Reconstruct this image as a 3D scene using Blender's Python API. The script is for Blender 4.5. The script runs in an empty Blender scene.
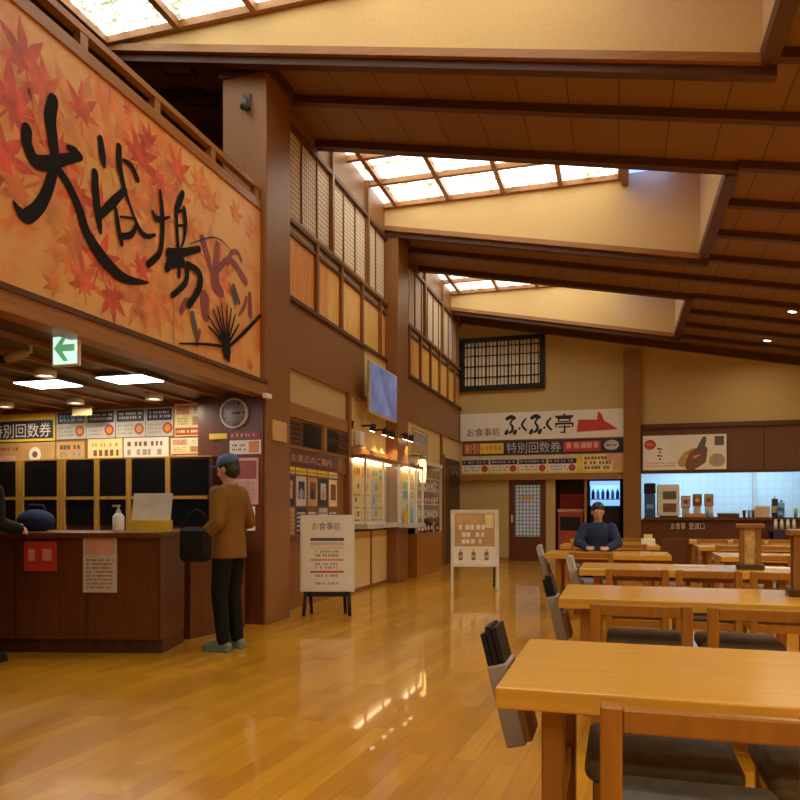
import bpy, bmesh, math, random
from mathutils import Vector, Matrix
scene = bpy.context.scene
COL = scene.collection

# ------------------------------------------------------------------ camera, world, exposure
F_PX, HORIZON, VANISH = 735.0, 512.0, 619.0
THETA = math.atan((VANISH - 400.0) / F_PX)
cam_d = bpy.data.cameras.new('camera')
cam = bpy.data.objects.new('camera', cam_d)
COL.objects.link(cam)
cam.location = (0, 0, 1.2)
cam.rotation_euler = (math.pi / 2, 0, THETA)
cam_d.sensor_width = 36.0
cam_d.lens = F_PX / 800.0 * 36.0
cam_d.shift_y = (HORIZON - 400.0) / 800.0
cam_d.clip_start = 0.05
scene.camera = cam

world = bpy.data.worlds.new('world')
scene.world = world
world.use_nodes = True
world.node_tree.nodes['Background'].inputs[0].default_value = (0.75, 0.85, 1.0, 1)
world.node_tree.nodes['Background'].inputs[1].default_value = 1.0

scene.view_settings.view_transform = 'Standard'
scene.view_settings.look = 'None'
scene.view_settings.exposure = 0.25
scene.view_settings.gamma = 1.0
scene.cycles.use_denoising = True
scene.cycles.max_bounces = 10
scene.cycles.diffuse_bounces = 6
scene.cycles.sample_clamp_indirect = 6.0

SKY_POWER = 3.2            # daylight through the skylight glazing
LAMP_POWER = 55.0          # each ceiling downlight over the dining area
LAMP_COL = (1.0, 0.82, 0.53)
SKY_COL = (1.0, 0.95, 0.84)

# ------------------------------------------------------------------ materials
def nodes_of(name):
    m = bpy.data.materials.new(name)
    m.use_nodes = True
    nt = m.node_tree
    return m, nt, nt.nodes['Principled BSDF']

MATS = {}
def mat(name, col, rough=0.5, metal=0.0, noise=0.12, scale=6.0, coat=0.0, emit=0.0, trans=0.0, stretch=(1, 1, 1), spec=0.5):
    """plain procedural material: base colour modulated by a noise texture"""
    if name in MATS: return MATS[name]
    m, nt, b = nodes_of(name)
    b.inputs['Roughness'].default_value = rough
    b.inputs['Metallic'].default_value = metal
    b.inputs['Coat Weight'].default_value = coat
    b.inputs['Coat Roughness'].default_value = 0.08
    b.inputs['Transmission Weight'].default_value = trans
    b.inputs['Specular IOR Level'].default_value = spec
    tc = nt.nodes.new('ShaderNodeTexCoord')
    mp = nt.nodes.new('ShaderNodeMapping'); mp.inputs['Scale'].default_value = stretch
    nz = nt.nodes.new('ShaderNodeTexNoise'); nz.inputs['Scale'].default_value = scale
    nz.inputs['Detail'].default_value = 4
    rp = nt.nodes.new('ShaderNodeValToRGB')
    rp.color_ramp.elements[0].position = 0.3; rp.color_ramp.elements[1].position = 0.7
    rp.color_ramp.elements[0].color = tuple(max(0, c * (1 - noise)) for c in col) + (1,)
    rp.color_ramp.elements[1].color = tuple(min(1, c * (1 + noise)) for c in col) + (1,)
    L = nt.links.new
    L(tc.outputs['Object'], mp.inputs['Vector']); L(mp.outputs['Vector'], nz.inputs['Vector'])
    L(nz.outputs['Fac'], rp.inputs['Fac']); L(rp.outputs['Color'], b.inputs['Base Color'])
    if emit:
        L(rp.outputs['Color'], b.inputs['Emission Color']); b.inputs['Emission Strength'].default_value = emit
    MATS[name] = m
    return m

def wood(name, col, axis='Z', rough=0.4, var=0.25, coat=0.0):
    s = {'X': (0.6, 9, 9), 'Y': (9, 0.6, 9), 'Z': (9, 9, 0.6)}[axis]
    return mat(name, col, rough, noise=var, scale=4.0, stretch=s, coat=coat)

def lamp_mat(name, col, strength):
    m, nt, b = nodes_of(name)
    b.inputs['Base Color'].default_value = (0.8, 0.8, 0.8, 1)
    b.inputs['Emission Color'].default_value = (*col, 1)
    b.inputs['Emission Strength'].default_value = strength
    MATS[name] = m
    return m

def floor_mat():
    m, nt, b = nodes_of('varnished_floorboards')
    L = nt.links.new
    tc = nt.nodes.new('ShaderNodeTexCoord')
    mp = nt.nodes.new('ShaderNodeMapping'); mp.inputs['Rotation'].default_value = (0, 0, math.radians(90 - 3.5) * -1)
    mp.inputs['Rotation'].default_value = (0, 0, math.radians(-90 + 3.5))
    br = nt.nodes.new('ShaderNodeTexBrick')
    br.inputs['Scale'].default_value = 1.0
    br.inputs['Brick Width'].default_value = 0.95; br.inputs['Row Height'].default_value = 0.11
    br.inputs['Mortar Size'].default_value = 0.0016; br.inputs['Mortar Smooth'].default_value = 0.3
    br.inputs['Bias'].default_value = 0.0
    br.offset = 0.37
    br.inputs['Color1'].default_value = (0.66, 0.33, 0.016, 1)
    br.inputs['Color2'].default_value = (0.50, 0.22, 0.010, 1)
    br.inputs['Mortar'].default_value = (0.36, 0.15, 0.008, 1)
    mp2 = nt.nodes.new('ShaderNodeMapping'); mp2.inputs['Scale'].default_value = (1.2, 26, 1)
    nz = nt.nodes.new('ShaderNodeTexNoise'); nz.inputs['Scale'].default_value = 2.0; nz.inputs['Detail'].default_value = 6
    rp = nt.nodes.new('ShaderNodeValToRGB')
    rp.color_ramp.elements[0].position = 0.3; rp.color_ramp.elements[0].color = (0.90, 0.87, 0.84, 1)
    rp.color_ramp.elements[1].position = 0.7; rp.color_ramp.elements[1].color = (1.07, 1.06, 1.04, 1)
    mx = nt.nodes.new('ShaderNodeMix'); mx.data_type = 'RGBA'; mx.blend_type = 'MULTIPLY'; mx.inputs['Factor'].default_value = 1
    L(tc.outputs['Object'], mp.inputs['Vector']); L(mp.outputs['Vector'], br.inputs['Vector'])
    L(mp.outputs['Vector'], mp2.inputs['Vector']); L(mp2.outputs['Vector'], nz.inputs['Vector'])
    L(nz.outputs['Fac'], rp.inputs['Fac']); L(br.outputs['Color'], mx.inputs['A']); L(rp.outputs['Color'], mx.inputs['B'])
    L(mx.outputs['Result'], b.inputs['Base Color'])
    nz2 = nt.nodes.new('ShaderNodeTexNoise'); nz2.inputs['Scale'].default_value = 5; nz2.inputs['Detail'].default_value = 2
    bp = nt.nodes.new('ShaderNodeBump'); bp.inputs['Strength'].default_value = 0.03; bp.inputs['Distance'].default_value = 0.02
    L(tc.outputs['Object'], nz2.inputs['Vector']); L(nz2.outputs['Fac'], bp.inputs['Height']); L(bp.outputs['Normal'], b.inputs['Normal'])
    b.inputs['Roughness'].default_value = 0.3
    b.inputs['Specular IOR Level'].default_value = 0.3
    b.inputs['Coat Weight'].default_value = 0.7; b.inputs['Coat Roughness'].default_value = 0.035; b.inputs['Coat IOR'].default_value = 1.4
    return m

def ceiling_mat():
    m, nt, b = nodes_of('brown_ceiling_boards')
    L = nt.links.new
    tc = nt.nodes.new('ShaderNodeTexCoord')
    br = nt.nodes.new('ShaderNodeTexBrick')
    br.inputs['Scale'].default_value = 1.0; br.offset = 0.0
    br.inputs['Brick Width'].default_value = 0.5; br.inputs['Row Height'].default_value = 40
    br.inputs['Mortar Size'].default_value = 0.006
    br.inputs['Color1'].default_value = (0.245, 0.122, 0.042, 1); br.inputs['Color2'].default_value = (0.225, 0.110, 0.038, 1)
    br.inputs['Mortar'].default_value = (0.07, 0.026, 0.01, 1)
    L(tc.outputs['Object'], br.inputs['Vector']); L(br.outputs['Color'], b.inputs['Base Color'])
    b.inputs['Roughness'].default_value = 0.6
    return m

def skylight_mat():
    m, nt, b = nodes_of('daylit_leaf_strewn_glazing')
    L = nt.links.new
    tc = nt.nodes.new('ShaderNodeTexCoord')
    nz = nt.nodes.new('ShaderNodeTexNoise'); nz.inputs['Scale'].default_value = 6.0; nz.inputs['Detail'].default_value = 9; nz.inputs['Roughness'].default_value = 0.8
    rp = nt.nodes.new('ShaderNodeValToRGB')
    e = rp.color_ramp.elements
    e[0].position = 0.36; e[0].color = (0.11, 0.12, 0.06, 1)
    e[1].position = 0.50; e[1].color = (*SKY_COL, 1)
    a = e.new(0.445); a.color = (0.20, 0.20, 0.13, 1)
    L(tc.outputs['Object'], nz.inputs['Vector']); L(nz.outputs['Fac'], rp.inputs['Fac'])
    L(rp.outputs['Color'], b.inputs['Emission Color'])
    b.inputs['Emission Strength'].default_value = SKY_POWER
    b.inputs['Base Color'].default_value = (0.6, 0.6, 0.55, 1)
    return m

def weave_mat():
    """fine diagonal lattice screen"""
    m, nt, b = nodes_of('diagonal_woven_screen')
    L = nt.links.new
    tc = nt.nodes.new('ShaderNodeTexCoord')
    mp = nt.nodes.new('ShaderNodeMapping'); mp.inputs['Rotation'].default_value = (math.radians(45), 0, 0)
    br = nt.nodes.new('ShaderNodeTexChecker'); br.inputs['Scale'].default_value = 22
    br.inputs['Color1'].default_value = (0.86, 0.76, 0.60, 1); br.inputs['Color2'].default_value = (0.46, 0.37, 0.25, 1)
    L(tc.outputs['Object'], mp.inputs['Vector']); L(mp.outputs['Vector'], br.inputs['Vector']); L(br.outputs['Color'], b.inputs['Base Color'])
    b.inputs['Roughness'].default_value = 0.7
    return m

def tile_mat(name, c1, c2, w, h, mort=(0.5, 0.5, 0.5)):
    m, nt, b = nodes_of(name)
    L = nt.links.new
    tc = nt.nodes.new('ShaderNodeTexCoord')
    mp = nt.nodes.new('ShaderNodeMapping'); mp.inputs['Rotation'].default_value = (math.radians(90), 0, 0)
    br = nt.nodes.new('ShaderNodeTexBrick'); br.offset = 0; br.inputs['Scale'].default_value = 1
    br.inputs['Brick Width'].default_value = w; br.inputs['Row Height'].default_value = h; br.inputs['Mortar Size'].default_value = 0.004
    br.inputs['Color1'].default_value = (*c1, 1); br.inputs['Color2'].default_value = (*c2, 1); br.inputs['Mortar'].default_value = (*mort, 1)
    L(tc.outputs['Object'], mp.inputs['Vector']); L(mp.outputs['Vector'], br.inputs['Vector']); L(br.outputs['Color'], b.inputs['Base Color'])
    b.inputs['Roughness'].default_value = 0.25
    return m

def banner_mat():
    m, nt, b = nodes_of('autumn_banner_paint')
    L = nt.links.new
    tc = nt.nodes.new('ShaderNodeTexCoord')
    nz = nt.nodes.new('ShaderNodeTexNoise'); nz.inputs['Scale'].default_value = 2.2; nz.inputs['Detail'].default_value = 9; nz.inputs['Roughness'].default_value = 0.62
    nz.inputs['Distortion'].default_value = 0.6
    rp = nt.nodes.new('ShaderNodeValToRGB'); e = rp.color_ramp.elements
    e[0].position = 0.34; e[0].color = (0.86, 0.52, 0.18, 1)
    e[1].position = 0.72; e[1].color = (0.78, 0.16, 0.06, 1)
    a = e.new(0.50); a.color = (0.84, 0.45, 0.14, 1)
    a = e.new(0.60); a.color = (0.82, 0.31, 0.10, 1)
    L(tc.outputs['Object'], nz.inputs['Vector']); L(nz.outputs['Fac'], rp.inputs['Fac']); L(rp.outputs['Color'], b.inputs['Base Color'])
    b.inputs['Roughness'].default_value = 0.45
    return m

FLOOR = floor_mat(); CEIL = ceiling_mat(); SKYM = skylight_mat(); WEAVE = weave_mat(); BANNER = banner_mat()
CREAM = mat('cream_plaster', (0.72, 0.53, 0.235), 0.85, noise=0.04, scale=30)
CREAMD = mat('cream_wall_paper', (0.53, 0.39, 0.165), 0.85, noise=0.05, scale=20)
BROWN = wood('brown_pillar_wood', (0.26, 0.112, 0.030), 'Z', 0.42, 0.10)
BROWNY = wood('brown_wall_panel_wood', (0.275, 0.122, 0.033), 'Y', 0.45, 0.08)
BEAM = wood('dark_beam_wood', (0.085, 0.03, 0.012), 'X', 0.5, 0.25)
BEAMY = wood('dark_rail_wood', (0.10, 0.036, 0.014), 'Y', 0.5, 0.25)
TRIM = wood('light_trim_wood', (0.34, 0.155, 0.042), 'X', 0.4, 0.15)
TRIMY = wood('light_trim_wood_long', (0.34, 0.15, 0.04), 'Y', 0.4, 0.2)
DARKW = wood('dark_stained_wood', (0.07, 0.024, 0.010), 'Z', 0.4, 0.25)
COUNTER = wood('reddish_counter_wood', (0.125, 0.037, 0.011), 'Z', 0.35, 0.2)
ORANGEP = wood('honey_panel_wood', (0.88, 0.52, 0.13), 'Z', 0.4, 0.22)
ORANGER = wood('reddish_honey_panel_wood', (0.80, 0.38, 0.10), 'Z', 0.4, 0.22)
YELW = wood('yellow_post_wood', (0.42, 0.22, 0.035), 'Z', 0.4, 0.2)
TABLE = wood('honey_table_wood', (0.67, 0.36, 0.052), 'X', 0.24, 0.08, coat=0.15)
CHAIRW = wood('chair_wood', (0.37, 0.155, 0.022), 'Z', 0.3, 0.12)
CUSH = mat('dark_green_grey_cushion', (0.15, 0.165, 0.15), 0.6, noise=0.3, scale=14)
INK = mat('brush_ink', (0.016, 0.015, 0.015), 0.85, spec=0.15)
BLACK = mat('black_ink', (0.014, 0.013, 0.012), 0.5)
BLACKP = mat('black_plastic', (0.014, 0.014, 0.016), 0.45, spec=0.3)
DGREY = mat('dark_grey', (0.10, 0.10, 0.11), 0.5)
GREY = mat('grey_cloth', (0.36, 0.33, 0.30), 0.7)
LGREY = mat('light_grey', (0.55, 0.54, 0.52), 0.5)
WHITE = mat('white_board', (0.80, 0.77, 0.70), 0.5, noise=0.03)
PWHITE = mat('white_paint', (0.82, 0.82, 0.80), 0.4, noise=0.03)
PAPER = mat('shoji_paper', (0.78, 0.70, 0.55), 0.8, noise=0.05)
RED = mat('red_print', (0.55, 0.05, 0.035), 0.5)
REDB = mat('brick_red_print', (0.42, 0.07, 0.04), 0.5)
PINK = mat('pink_print', (0.70, 0.36, 0.30), 0.5)
YELLOW = mat('yellow_print', (0.78, 0.55, 0.05), 0.5)
PYELLOW = mat('pale_yellow_print', (0.80, 0.68, 0.34), 0.5)
NAVY = mat('navy_print', (0.025, 0.03, 0.075), 0.5)
BLUE = mat('blue_print', (0.05, 0.13, 0.45), 0.5)
SKYB = mat('sky_blue_print', (0.20, 0.50, 0.78), 0.5)
GREEN = mat('green_print', (0.06, 0.32, 0.10), 0.5)
LGREEN = mat('light_green_print', (0.35, 0.55, 0.25), 0.5)
ORANGE = mat('orange_print', (0.70, 0.27, 0.05), 0.5)
TAN = mat('tan_print', (0.52, 0.32, 0.13), 0.5)
BROWNP = mat('brown_print', (0.20, 0.09, 0.04), 0.5)
PURPLE = mat('wine_print', (0.30, 0.07, 0.07), 0.5)
RUSTP = mat('pale_orange_leaf_paint', (0.82, 0.35, 0.11), 0.5, noise=.25, scale=6)
RUST = mat('rust_leaf_paint', (0.76, 0.15, 0.06), 0.5, noise=.35, scale=7)
RUST2 = mat('orange_leaf_paint', (0.80, 0.25, 0.08), 0.5, noise=.3, scale=7)
RUST3 = mat('crimson_leaf_paint', (0.70, 0.11, 0.06), 0.5, noise=.4, scale=7)
METAL = mat('brushed_metal', (0.5, 0.5, 0.5), 0.3, metal=1.0)
STEEL = mat('white_metal', (0.72, 0.70, 0.66), 0.4)
GOLD = mat('pale_wood_plate', (0.62, 0.40, 0.16), 0.5)
SKIN = mat('skin', (0.55, 0.32, 0.22), 0.55)
HAIR = mat('dark_hair', (0.02, 0.017, 0.015), 0.5)
JACKET = mat('brown_jacket_cloth', (0.21, 0.10, 0.022), 0.8, spec=0.12)
TROUS = mat('black_trouser_cloth', (0.012, 0.012, 0.013), 0.8, spec=0.12)
NAVYC = mat('navy_cloth', (0.03, 0.045, 0.11), 0.8, spec=0.12)
BLUEC = mat('blue_cap_cloth', (0.08, 0.14, 0.32), 0.8)
BCLOTH = mat('black_coat_cloth', (0.018, 0.016, 0.018), 0.8, spec=0.12)
SHOE = mat('grey_green_shoe', (0.14, 0.19, 0.13), 0.6)
DGLASS = mat('dark_glass', (0.008, 0.008, 0.009), 0.12, spec=0.25)
TILE = tile_mat('pale_blue_kitchen_tile', (0.72, 0.82, 0.90), (0.70, 0.81, 0.90), 0.2, 0.2, (0.55, 0.66, 0.76))
COOLB = lamp_mat('cooler_glow', (0.22, 0.5, 1.0), 1.0)
PANEL_L = lamp_mat('ceiling_panel_glow', (0.86, 0.86, 1.0), 9.0)
WARM_L = lamp_mat('warm_lamp_glow', (1.0, 0.78, 0.48), 5.0)
GLOW_Y = lamp_mat('amber_lantern_glow', (1.0, 0.62, 0.18), 3.0)
EXIT_W = lamp_mat('exit_white', (0.62, 1.0, 0.90), 0.8)
EXIT_G = lamp_mat('exit_green', (0.0, 0.30, 0.12), 0.8)
SCREEN = mat('tv_screen_picture', (0.13, 0.17, 0.36), 0.2, noise=0.4, scale=2.2, emit=0.42)
KLIGHT = lamp_mat('kitchen_tube_glow', (0.50, 0.78, 1.0), 36.0)
glass_m, _nt, _b = nodes_of('clear_glass')
_b.inputs['Base Color'].default_value = (0.9, 0.95, 0.93, 1); _b.inputs['Roughness'].default_value = 0.02
_b.inputs['Alpha'].default_value = 0.12
GLASS = glass_m

# ------------------------------------------------------------------ mesh builder
class MB:
    def __init__(self):
        self.v, self.f, self.mi, self.mats, self.sm = [], [], [], [], []
    def m(self, mt):
        if mt not in self.mats: self.mats.append(mt)
        return self.mats.index(mt)
    def add(self, verts, faces, mt, smooth=False):
        o = len(self.v); k = self.m(mt)
        self.v += [tuple(p) for p in verts]
        for f in faces:
            self.f.append([i + o for i in f]); self.mi.append(k); self.sm.append(smooth)
        return self
    def box(self, x0, x1, y0, y1, z0, z1, mt, M=None):
        vs = [Vector((x, y, z)) for z in (z0, z1) for y in (y0, y1) for x in (x0, x1)]
        if M: vs = [M @ p for p in vs]
        return self.add(vs, [(0, 2, 3, 1), (4, 5, 7, 6), (0, 1, 5, 4), (2, 6, 7, 3), (0, 4, 6, 2), (1, 3, 7, 5)], mt)
    def bev(self, x0, x1, y0, y1, z0, z1, mt, r=0.01, seg=2, M=None, smooth=False):
        bm = bmesh.new(); bmesh.ops.create_cube(bm, size=1)
        for p in bm.verts:
            p.co = Vector(((x0 + x1) / 2 + p.co.x * (x1 - x0), (y0 + y1) / 2 + p.co.y * (y1 - y0), (z0 + z1) / 2 + p.co.z * (z1 - z0)))
        bmesh.ops.bevel(bm, geom=bm.edges[:], offset=r, segments=seg, affect='EDGES', profile=0.5)
        self.frombm(bm, mt, M, smooth); bm.free(); return self
    def frombm(self, bm, mt, M=None, smooth=False):
        bm.verts.index_update()
        self.add([(M @ p.co if M else p.co) for p in bm.verts], [[q.index for q in f.verts] for f in bm.faces], mt, smooth)
    def prism(self, pts, d, mt):
        """closed planar polygon pts (Vectors) extruded by vector d"""
        n = len(pts); d = Vector(d); P = [Vector(p) for p in pts]
        vs = P + [p + d for p in P]
        fs = [list(range(n))[::-1], list(range(n, 2 * n))] + [(i, (i + 1) % n, n + (i + 1) % n, n + i) for i in range(n)]
        return self.add(vs, fs, mt)
    def lathe(self, prof, mt, n=20, c=(0, 0, 0), M=None, smooth=True):
        vs, fs = [], []
        for r, z in prof:
            for k in range(n):
                a = 2 * math.pi * k / n
                p = Vector((r * math.cos(a), r * math.sin(a), z))
                if M: p = M @ p
                vs.append(p + Vector(c))
        for i in range(len(prof) - 1):
            for k in range(n):
                k2 = (k + 1) % n
                fs.append((i * n + k, i * n + k2, (i + 1) * n + k2, (i + 1) * n + k))
        fs.append(list(range(n))[::-1]); fs.append([(len(prof) - 1) * n + k for k in range(n)])
        return self.add(vs, fs, mt, smooth)
    def tube(self, pts, r, mt, n=8):
        P = [Vector(p) for p in pts]; vs, fs = [], []
        for i, p in enumerate(P):
            t = (P[min(i + 1, len(P) - 1)] - P[max(i - 1, 0)]).normalized()
            a = t.orthogonal().normalized()
            if i and abs(a.dot(pa)) < 0.9:
                a = (pa - t * pa.dot(t)).normalized()
            pa = a; b = t.cross(a)
            rr = r[i] if isinstance(r, (list, tuple)) else r
            for k in range(n):
                an = 2 * math.pi * k / n
                vs.append(p + a * math.cos(an) * rr + b * math.sin(an) * rr)
        for i in range(len(P) - 1):
            for k in range(n):
                k2 = (k + 1) % n
                fs.append((i * n + k, i * n + k2, (i + 1) * n + k2, (i + 1) * n + k))
        fs.append(list(range(n))[::-1]); fs.append([(len(P) - 1) * n + k for k in range(n)])
        return self.add(vs, fs, mt, True)
    def build(self, name, parent=None, loc=None):
        me = bpy.data.meshes.new(name)
        me.from_pydata(self.v, [], self.f)
        for mt in self.mats: me.materials.append(mt)
        me.polygons.foreach_set('material_index', self.mi)
        me.polygons.foreach_set('use_smooth', self.sm)
        me.update()
        o = bpy.data.objects.new(name, me); COL.objects.link(o)
        if parent: o.parent = parent
        if loc: o.location = loc
        return o

def tag(o, label, cat, group=None):
    o['label'] = label; o['category'] = cat
    if group: o['group'] = group
    return o
def thing(name, label, cat, loc=(0, 0, 0), rotz=0, group=None):
    o = bpy.data.objects.new(name, None); COL.objects.link(o)
    o.empty_display_size = 0.1
    o.location = loc; o.rotation_euler = (0, 0, rotz)
    return tag(o, label, cat, group)
def struct(name, mb, loc=None):
    o = mb.build(name, None, loc); o['kind'] = 'structure'
    return o
def dup(root, loc, rotz, label, group=None):
    r = root.copy(); COL.objects.link(r); r.location = loc; r.rotation_euler = (0, 0, rotz)
    r['label'] = label
    if group: r['group'] = group
    for ch in list(root.children):
        c = ch.copy(); COL.objects.link(c); c.parent = r
        for g in list(ch.children):
            d = g.copy(); COL.objects.link(d); d.parent = c
    return r

# ---- writing: glyphs become flat polygons in the sign's own mesh
_text_cache = {}
def glyphs(s):
    if s in _text_cache: return _text_cache[s]
    cu = bpy.data.curves.new('lettering', 'FONT'); cu.body = s; cu.size = 1.0; cu.resolution_u = 2
    ob = bpy.data.objects.new('lettering', cu); COL.objects.link(ob)
    dg = bpy.context.evaluated_depsgraph_get(); dg.update()
    me = bpy.data.meshes.new_from_object(ob.evaluated_get(dg), depsgraph=dg)
    vs = [tuple(v.co) for v in me.vertices]; fs = [list(p.vertices) for p in me.polygons]
    bpy.data.objects.remove(ob); bpy.data.curves.remove(cu); bpy.data.meshes.remove(me)
    _text_cache[s] = (vs, fs); return vs, fs

class Plane:
    """board face: origin O (lower left), unit U to the right, V up; N points at the reader"""
    def __init__(self, O, U, V=(0, 0, 1)):
        self.O, self.U, self.V = Vector(O), Vector(U).normalized(), Vector(V).normalized()
        self.N = self.U.cross(self.V)
    def p(self, u, v, n=0.0): return self.O + self.U * u + self.V * v + self.N * n
def slab(mb, pl, u0, u1, v0, v1, n0, n1, mt):
    P = [pl.p(u0, v0, n0), pl.p(u1, v0, n0), pl.p(u1, v1, n0), pl.p(u0, v1, n0)]
    mb.prism(P[::-1], pl.N * (n1 - n0), mt) if False else mb.prism(P, pl.N * (n1 - n0), mt)
def flat(mb, pl, pts, n, mt):
    mb.add([pl.p(u, v, n) for u, v in pts], [list(range(len(pts)))], mt)
def write(mb, pl, s, u0, u1, v0, v1, n, mt, sheet=0.0):
    """letters fitted into the rectangle"""
    vs, fs = glyphs(s)
    if not vs: return
    ax, bx = min(p[0] for p in vs), max(p[0] for p in vs); ay, by = min(p[1] for p in vs), max(p[1] for p in vs)
    sx, sy = (u1 - u0) / max(bx - ax, 1e-6), (v1 - v0) / max(by - ay, 1e-6)
    mb.add([pl.p(u0 + (p[0] - ax) * sx, v0 + (p[1] - ay) * sy, n) for p in vs], fs, mt)
def stroke(mb, pl, pts, w, n, mt, sub=6):
    """brush stroke: smoothed ribbon of varying width w, round ends"""
    P = [Vector((a, b)) for a, b in pts]; W = w if isinstance(w, (list, tuple)) else [w] * len(P)
    Q, R = [], []
    for i in range(len(P) - 1):
        p0, p1, p2, p3 = P[max(i - 1, 0)], P[i], P[i + 1], P[min(i + 2, len(P) - 1)]
        for k in range(sub):
            t = k / sub
            Q.append(0.5 * ((2 * p1) + (p2 - p0) * t + (2 * p0 - 5 * p1 + 4 * p2 - p3) * t * t + (3 * p1 - p0 - 3 * p2 + p3) * t ** 3))
            R.append(W[i] + (W[i + 1] - W[i]) * t)
    Q.append(P[-1]); R.append(W[-1])
    vs, fs = [], []
    for i, q in enumerate(Q):
        t = (Q[min(i + 1, len(Q) - 1)] - Q[max(i - 1, 0)]).normalized(); nn = Vector((-t.y, t.x))
        a, b = q + nn * R[i] / 2, q - nn * R[i] / 2
        vs += [pl.p(a.x, a.y, n), pl.p(b.x, b.y, n)]
    for i in range(len(Q) - 1): fs.append((2 * i, 2 * i + 1, 2 * i + 3, 2 * i + 2))
    mb.add(vs, fs, mt)
    for q, r in ((Q[0], R[0]), (Q[-1], R[-1])):
        flat(mb, pl, [(q.x + r / 2 * math.cos(a), q.y + r / 2 * math.sin(a)) for a in [k * math.pi / 6 for k in range(12)]], n + 0.0002, mt)
def disc(mb, pl, u, v, r, n, mt, k=20, sy=1.0):
    flat(mb, pl, [(u + r * math.cos(2 * math.pi * i / k), v + sy * r * math.sin(2 * math.pi * i / k)) for i in range(k)], n, mt)
def lines(mb, pl, u0, u1, v0, v1, rows, n, mt, rnd, fill=0.5):
    """rows of small print, too small to read"""
    h = (v1 - v0) / rows
    for r in range(rows):
        u = u0; v = v0 + r * h
        while u < u1 - h * 0.3:
            w = h * fill * rnd.uniform(0.5, 0.95)
            flat(mb, pl, [(u, v + h * .2), (min(u + w, u1), v + h * .2), (min(u + w, u1), v + h * .2 + h * fill), (u, v + h * .2 + h * fill)], n, mt)
            u += h * fill * rnd.choice((1.05, 1.1, 1.2, 1.9))

# ------------------------------------------------------------------ the building
def cz(x): return 5.258 - 0.195 * x          # underside of the sloping ceiling
XL, XR, YB, YF = -8.5, 8.5, -5.0, 18.1
WELL0 = [-1.28, 3.88, 9.04, 14.20]          # near edges of the skylight wells
WLEN = 2.86
WELLS = [(y, y + WLEN) for y in WELL0]
WELLS[1] = (3.88, 6.87)
XE = 1.17                                   # right end of every well
SKY_Z = 6.34
XW = -3.82                                  # face of the left hall wall
def well_left(i): return -5.5 if i < 2 else -3.86

m = MB(); m.box(XL, XR, YB, 21.5, -0.12, 0.0, FLOOR); struct('floor', m)

def slope(mb, x0, x1, y0, y1, a, b, mt):
    mb.prism([(x0, y0, cz(x0) + a), (x1, y0, cz(x1) + a), (x1, y0, cz(x1) + b), (x0, y0, cz(x0) + b)], (0, y1 - y0, 0), mt)

m = MB()
ys = YB
for i, (a, b) in enumerate(WELLS):
    slope(m, XL, XR, ys, a - .1, .09, .18, CEIL)
    slope(m, XE + .1, XR, a - .1, b + .1, .09, .18, CEIL)
    if i < 2: slope(m, XL, well_left(i) - .1, a - .1, b + .1, .09, .18, CEIL)
    elif a < 9.2: slope(m, XL, -3.98, a - .1, 9.2, .09, .18, CEIL)
    ys = b + .1
slope(m, XL, XR, ys, YF + .1, .09, .18, CEIL)
struct('ceiling', m)

# shafts of the wells: cream side walls, closed above by the glazing
for i, (a, b) in enumerate(WELLS):
    xl = well_left(i)
    m = MB()
    prof = [(xl, cz(xl) + .0), (XE + .1, cz(XE + .1) + .0), (XE + .1, 6.8), (0.06, 6.8), (0.06, 6.5), (xl, 6.5)]
    m.prism([(x, b, z) for x, z in prof], (0, .1, 0), CREAM)
    m.prism([(x, a - .1, z) for x, z in prof], (0, .1, 0), CREAM)
    m.box(XE, XE + .1, a, b, cz(XE + .1), 6.8, CREAM)
    if i < 2: m.box(xl - .1, xl, a - .1, b + .1, cz(xl), 6.5, CREAM)
    m.box(0.04, 0.14, a, b, 6.25, 6.8, BROWN)
    o = struct('wall_skylight_%d' % (i + 1), m)
    m = MB()
    slope(m, xl, XE + .02, b - .03, b + .03, -.02, .06, TRIM)
    slope(m, xl, XE + .12, b + .03, b + .14, -.10, .0, BEAM)
    slope(m, xl, XE + .12, a - .12, a + .02, -.005, .12, BEAM)
    m.box(XE - .02, XE + .12, a, b, cz(XE) - .03, cz(XE) + .10, BEAMY)
    struct('trim_skylight_%d' % (i + 1), m)
    # glazing in its timber grid
    w = thing('window_%d' % (i + 1), 'x', 'x', (0, 0, 0)); del w['label']; del w['category']; w['kind'] = 'structure'
    g = MB()
    for x in [-5.41 + .905 * k for k in range(7)]:
        if x > xl - .2: g.box(max(x - .035, xl), max(x - .035, xl) + .07, a, b, SKY_Z, SKY_Z + .08, TRIMY)
    for k in range(4):
        y = b - .035 - .87 * k
        g.box(xl, 0.06, max(y - .035, a), max(y - .035, a) + .07, SKY_Z + .001, SKY_Z + .079, TRIM)
    g.box(xl, 0.06, a, a + .05, SKY_Z + .002, SKY_Z + .07, TRIM)
    g.build('window_frame', w)
    g = MB(); g.box(xl, 0.06, a, b, SKY_Z + .08, SKY_Z + .10, SKYM)
    g.build('glazing', w)
    g = MB(); g.box(0.14, .75, b - .5, b, 6.44, 6.47, lamp_mat('blue_sky_glass_%d' % i, (0.12, 0.28, 1.0), 2.6)); g.box(.75, XE, a, b, 6.44, 6.47, CREAM); g.box(.14, .75, a, b - .5, 6.44, 6.47, CREAM); g.build('roof_pane', w)

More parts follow.
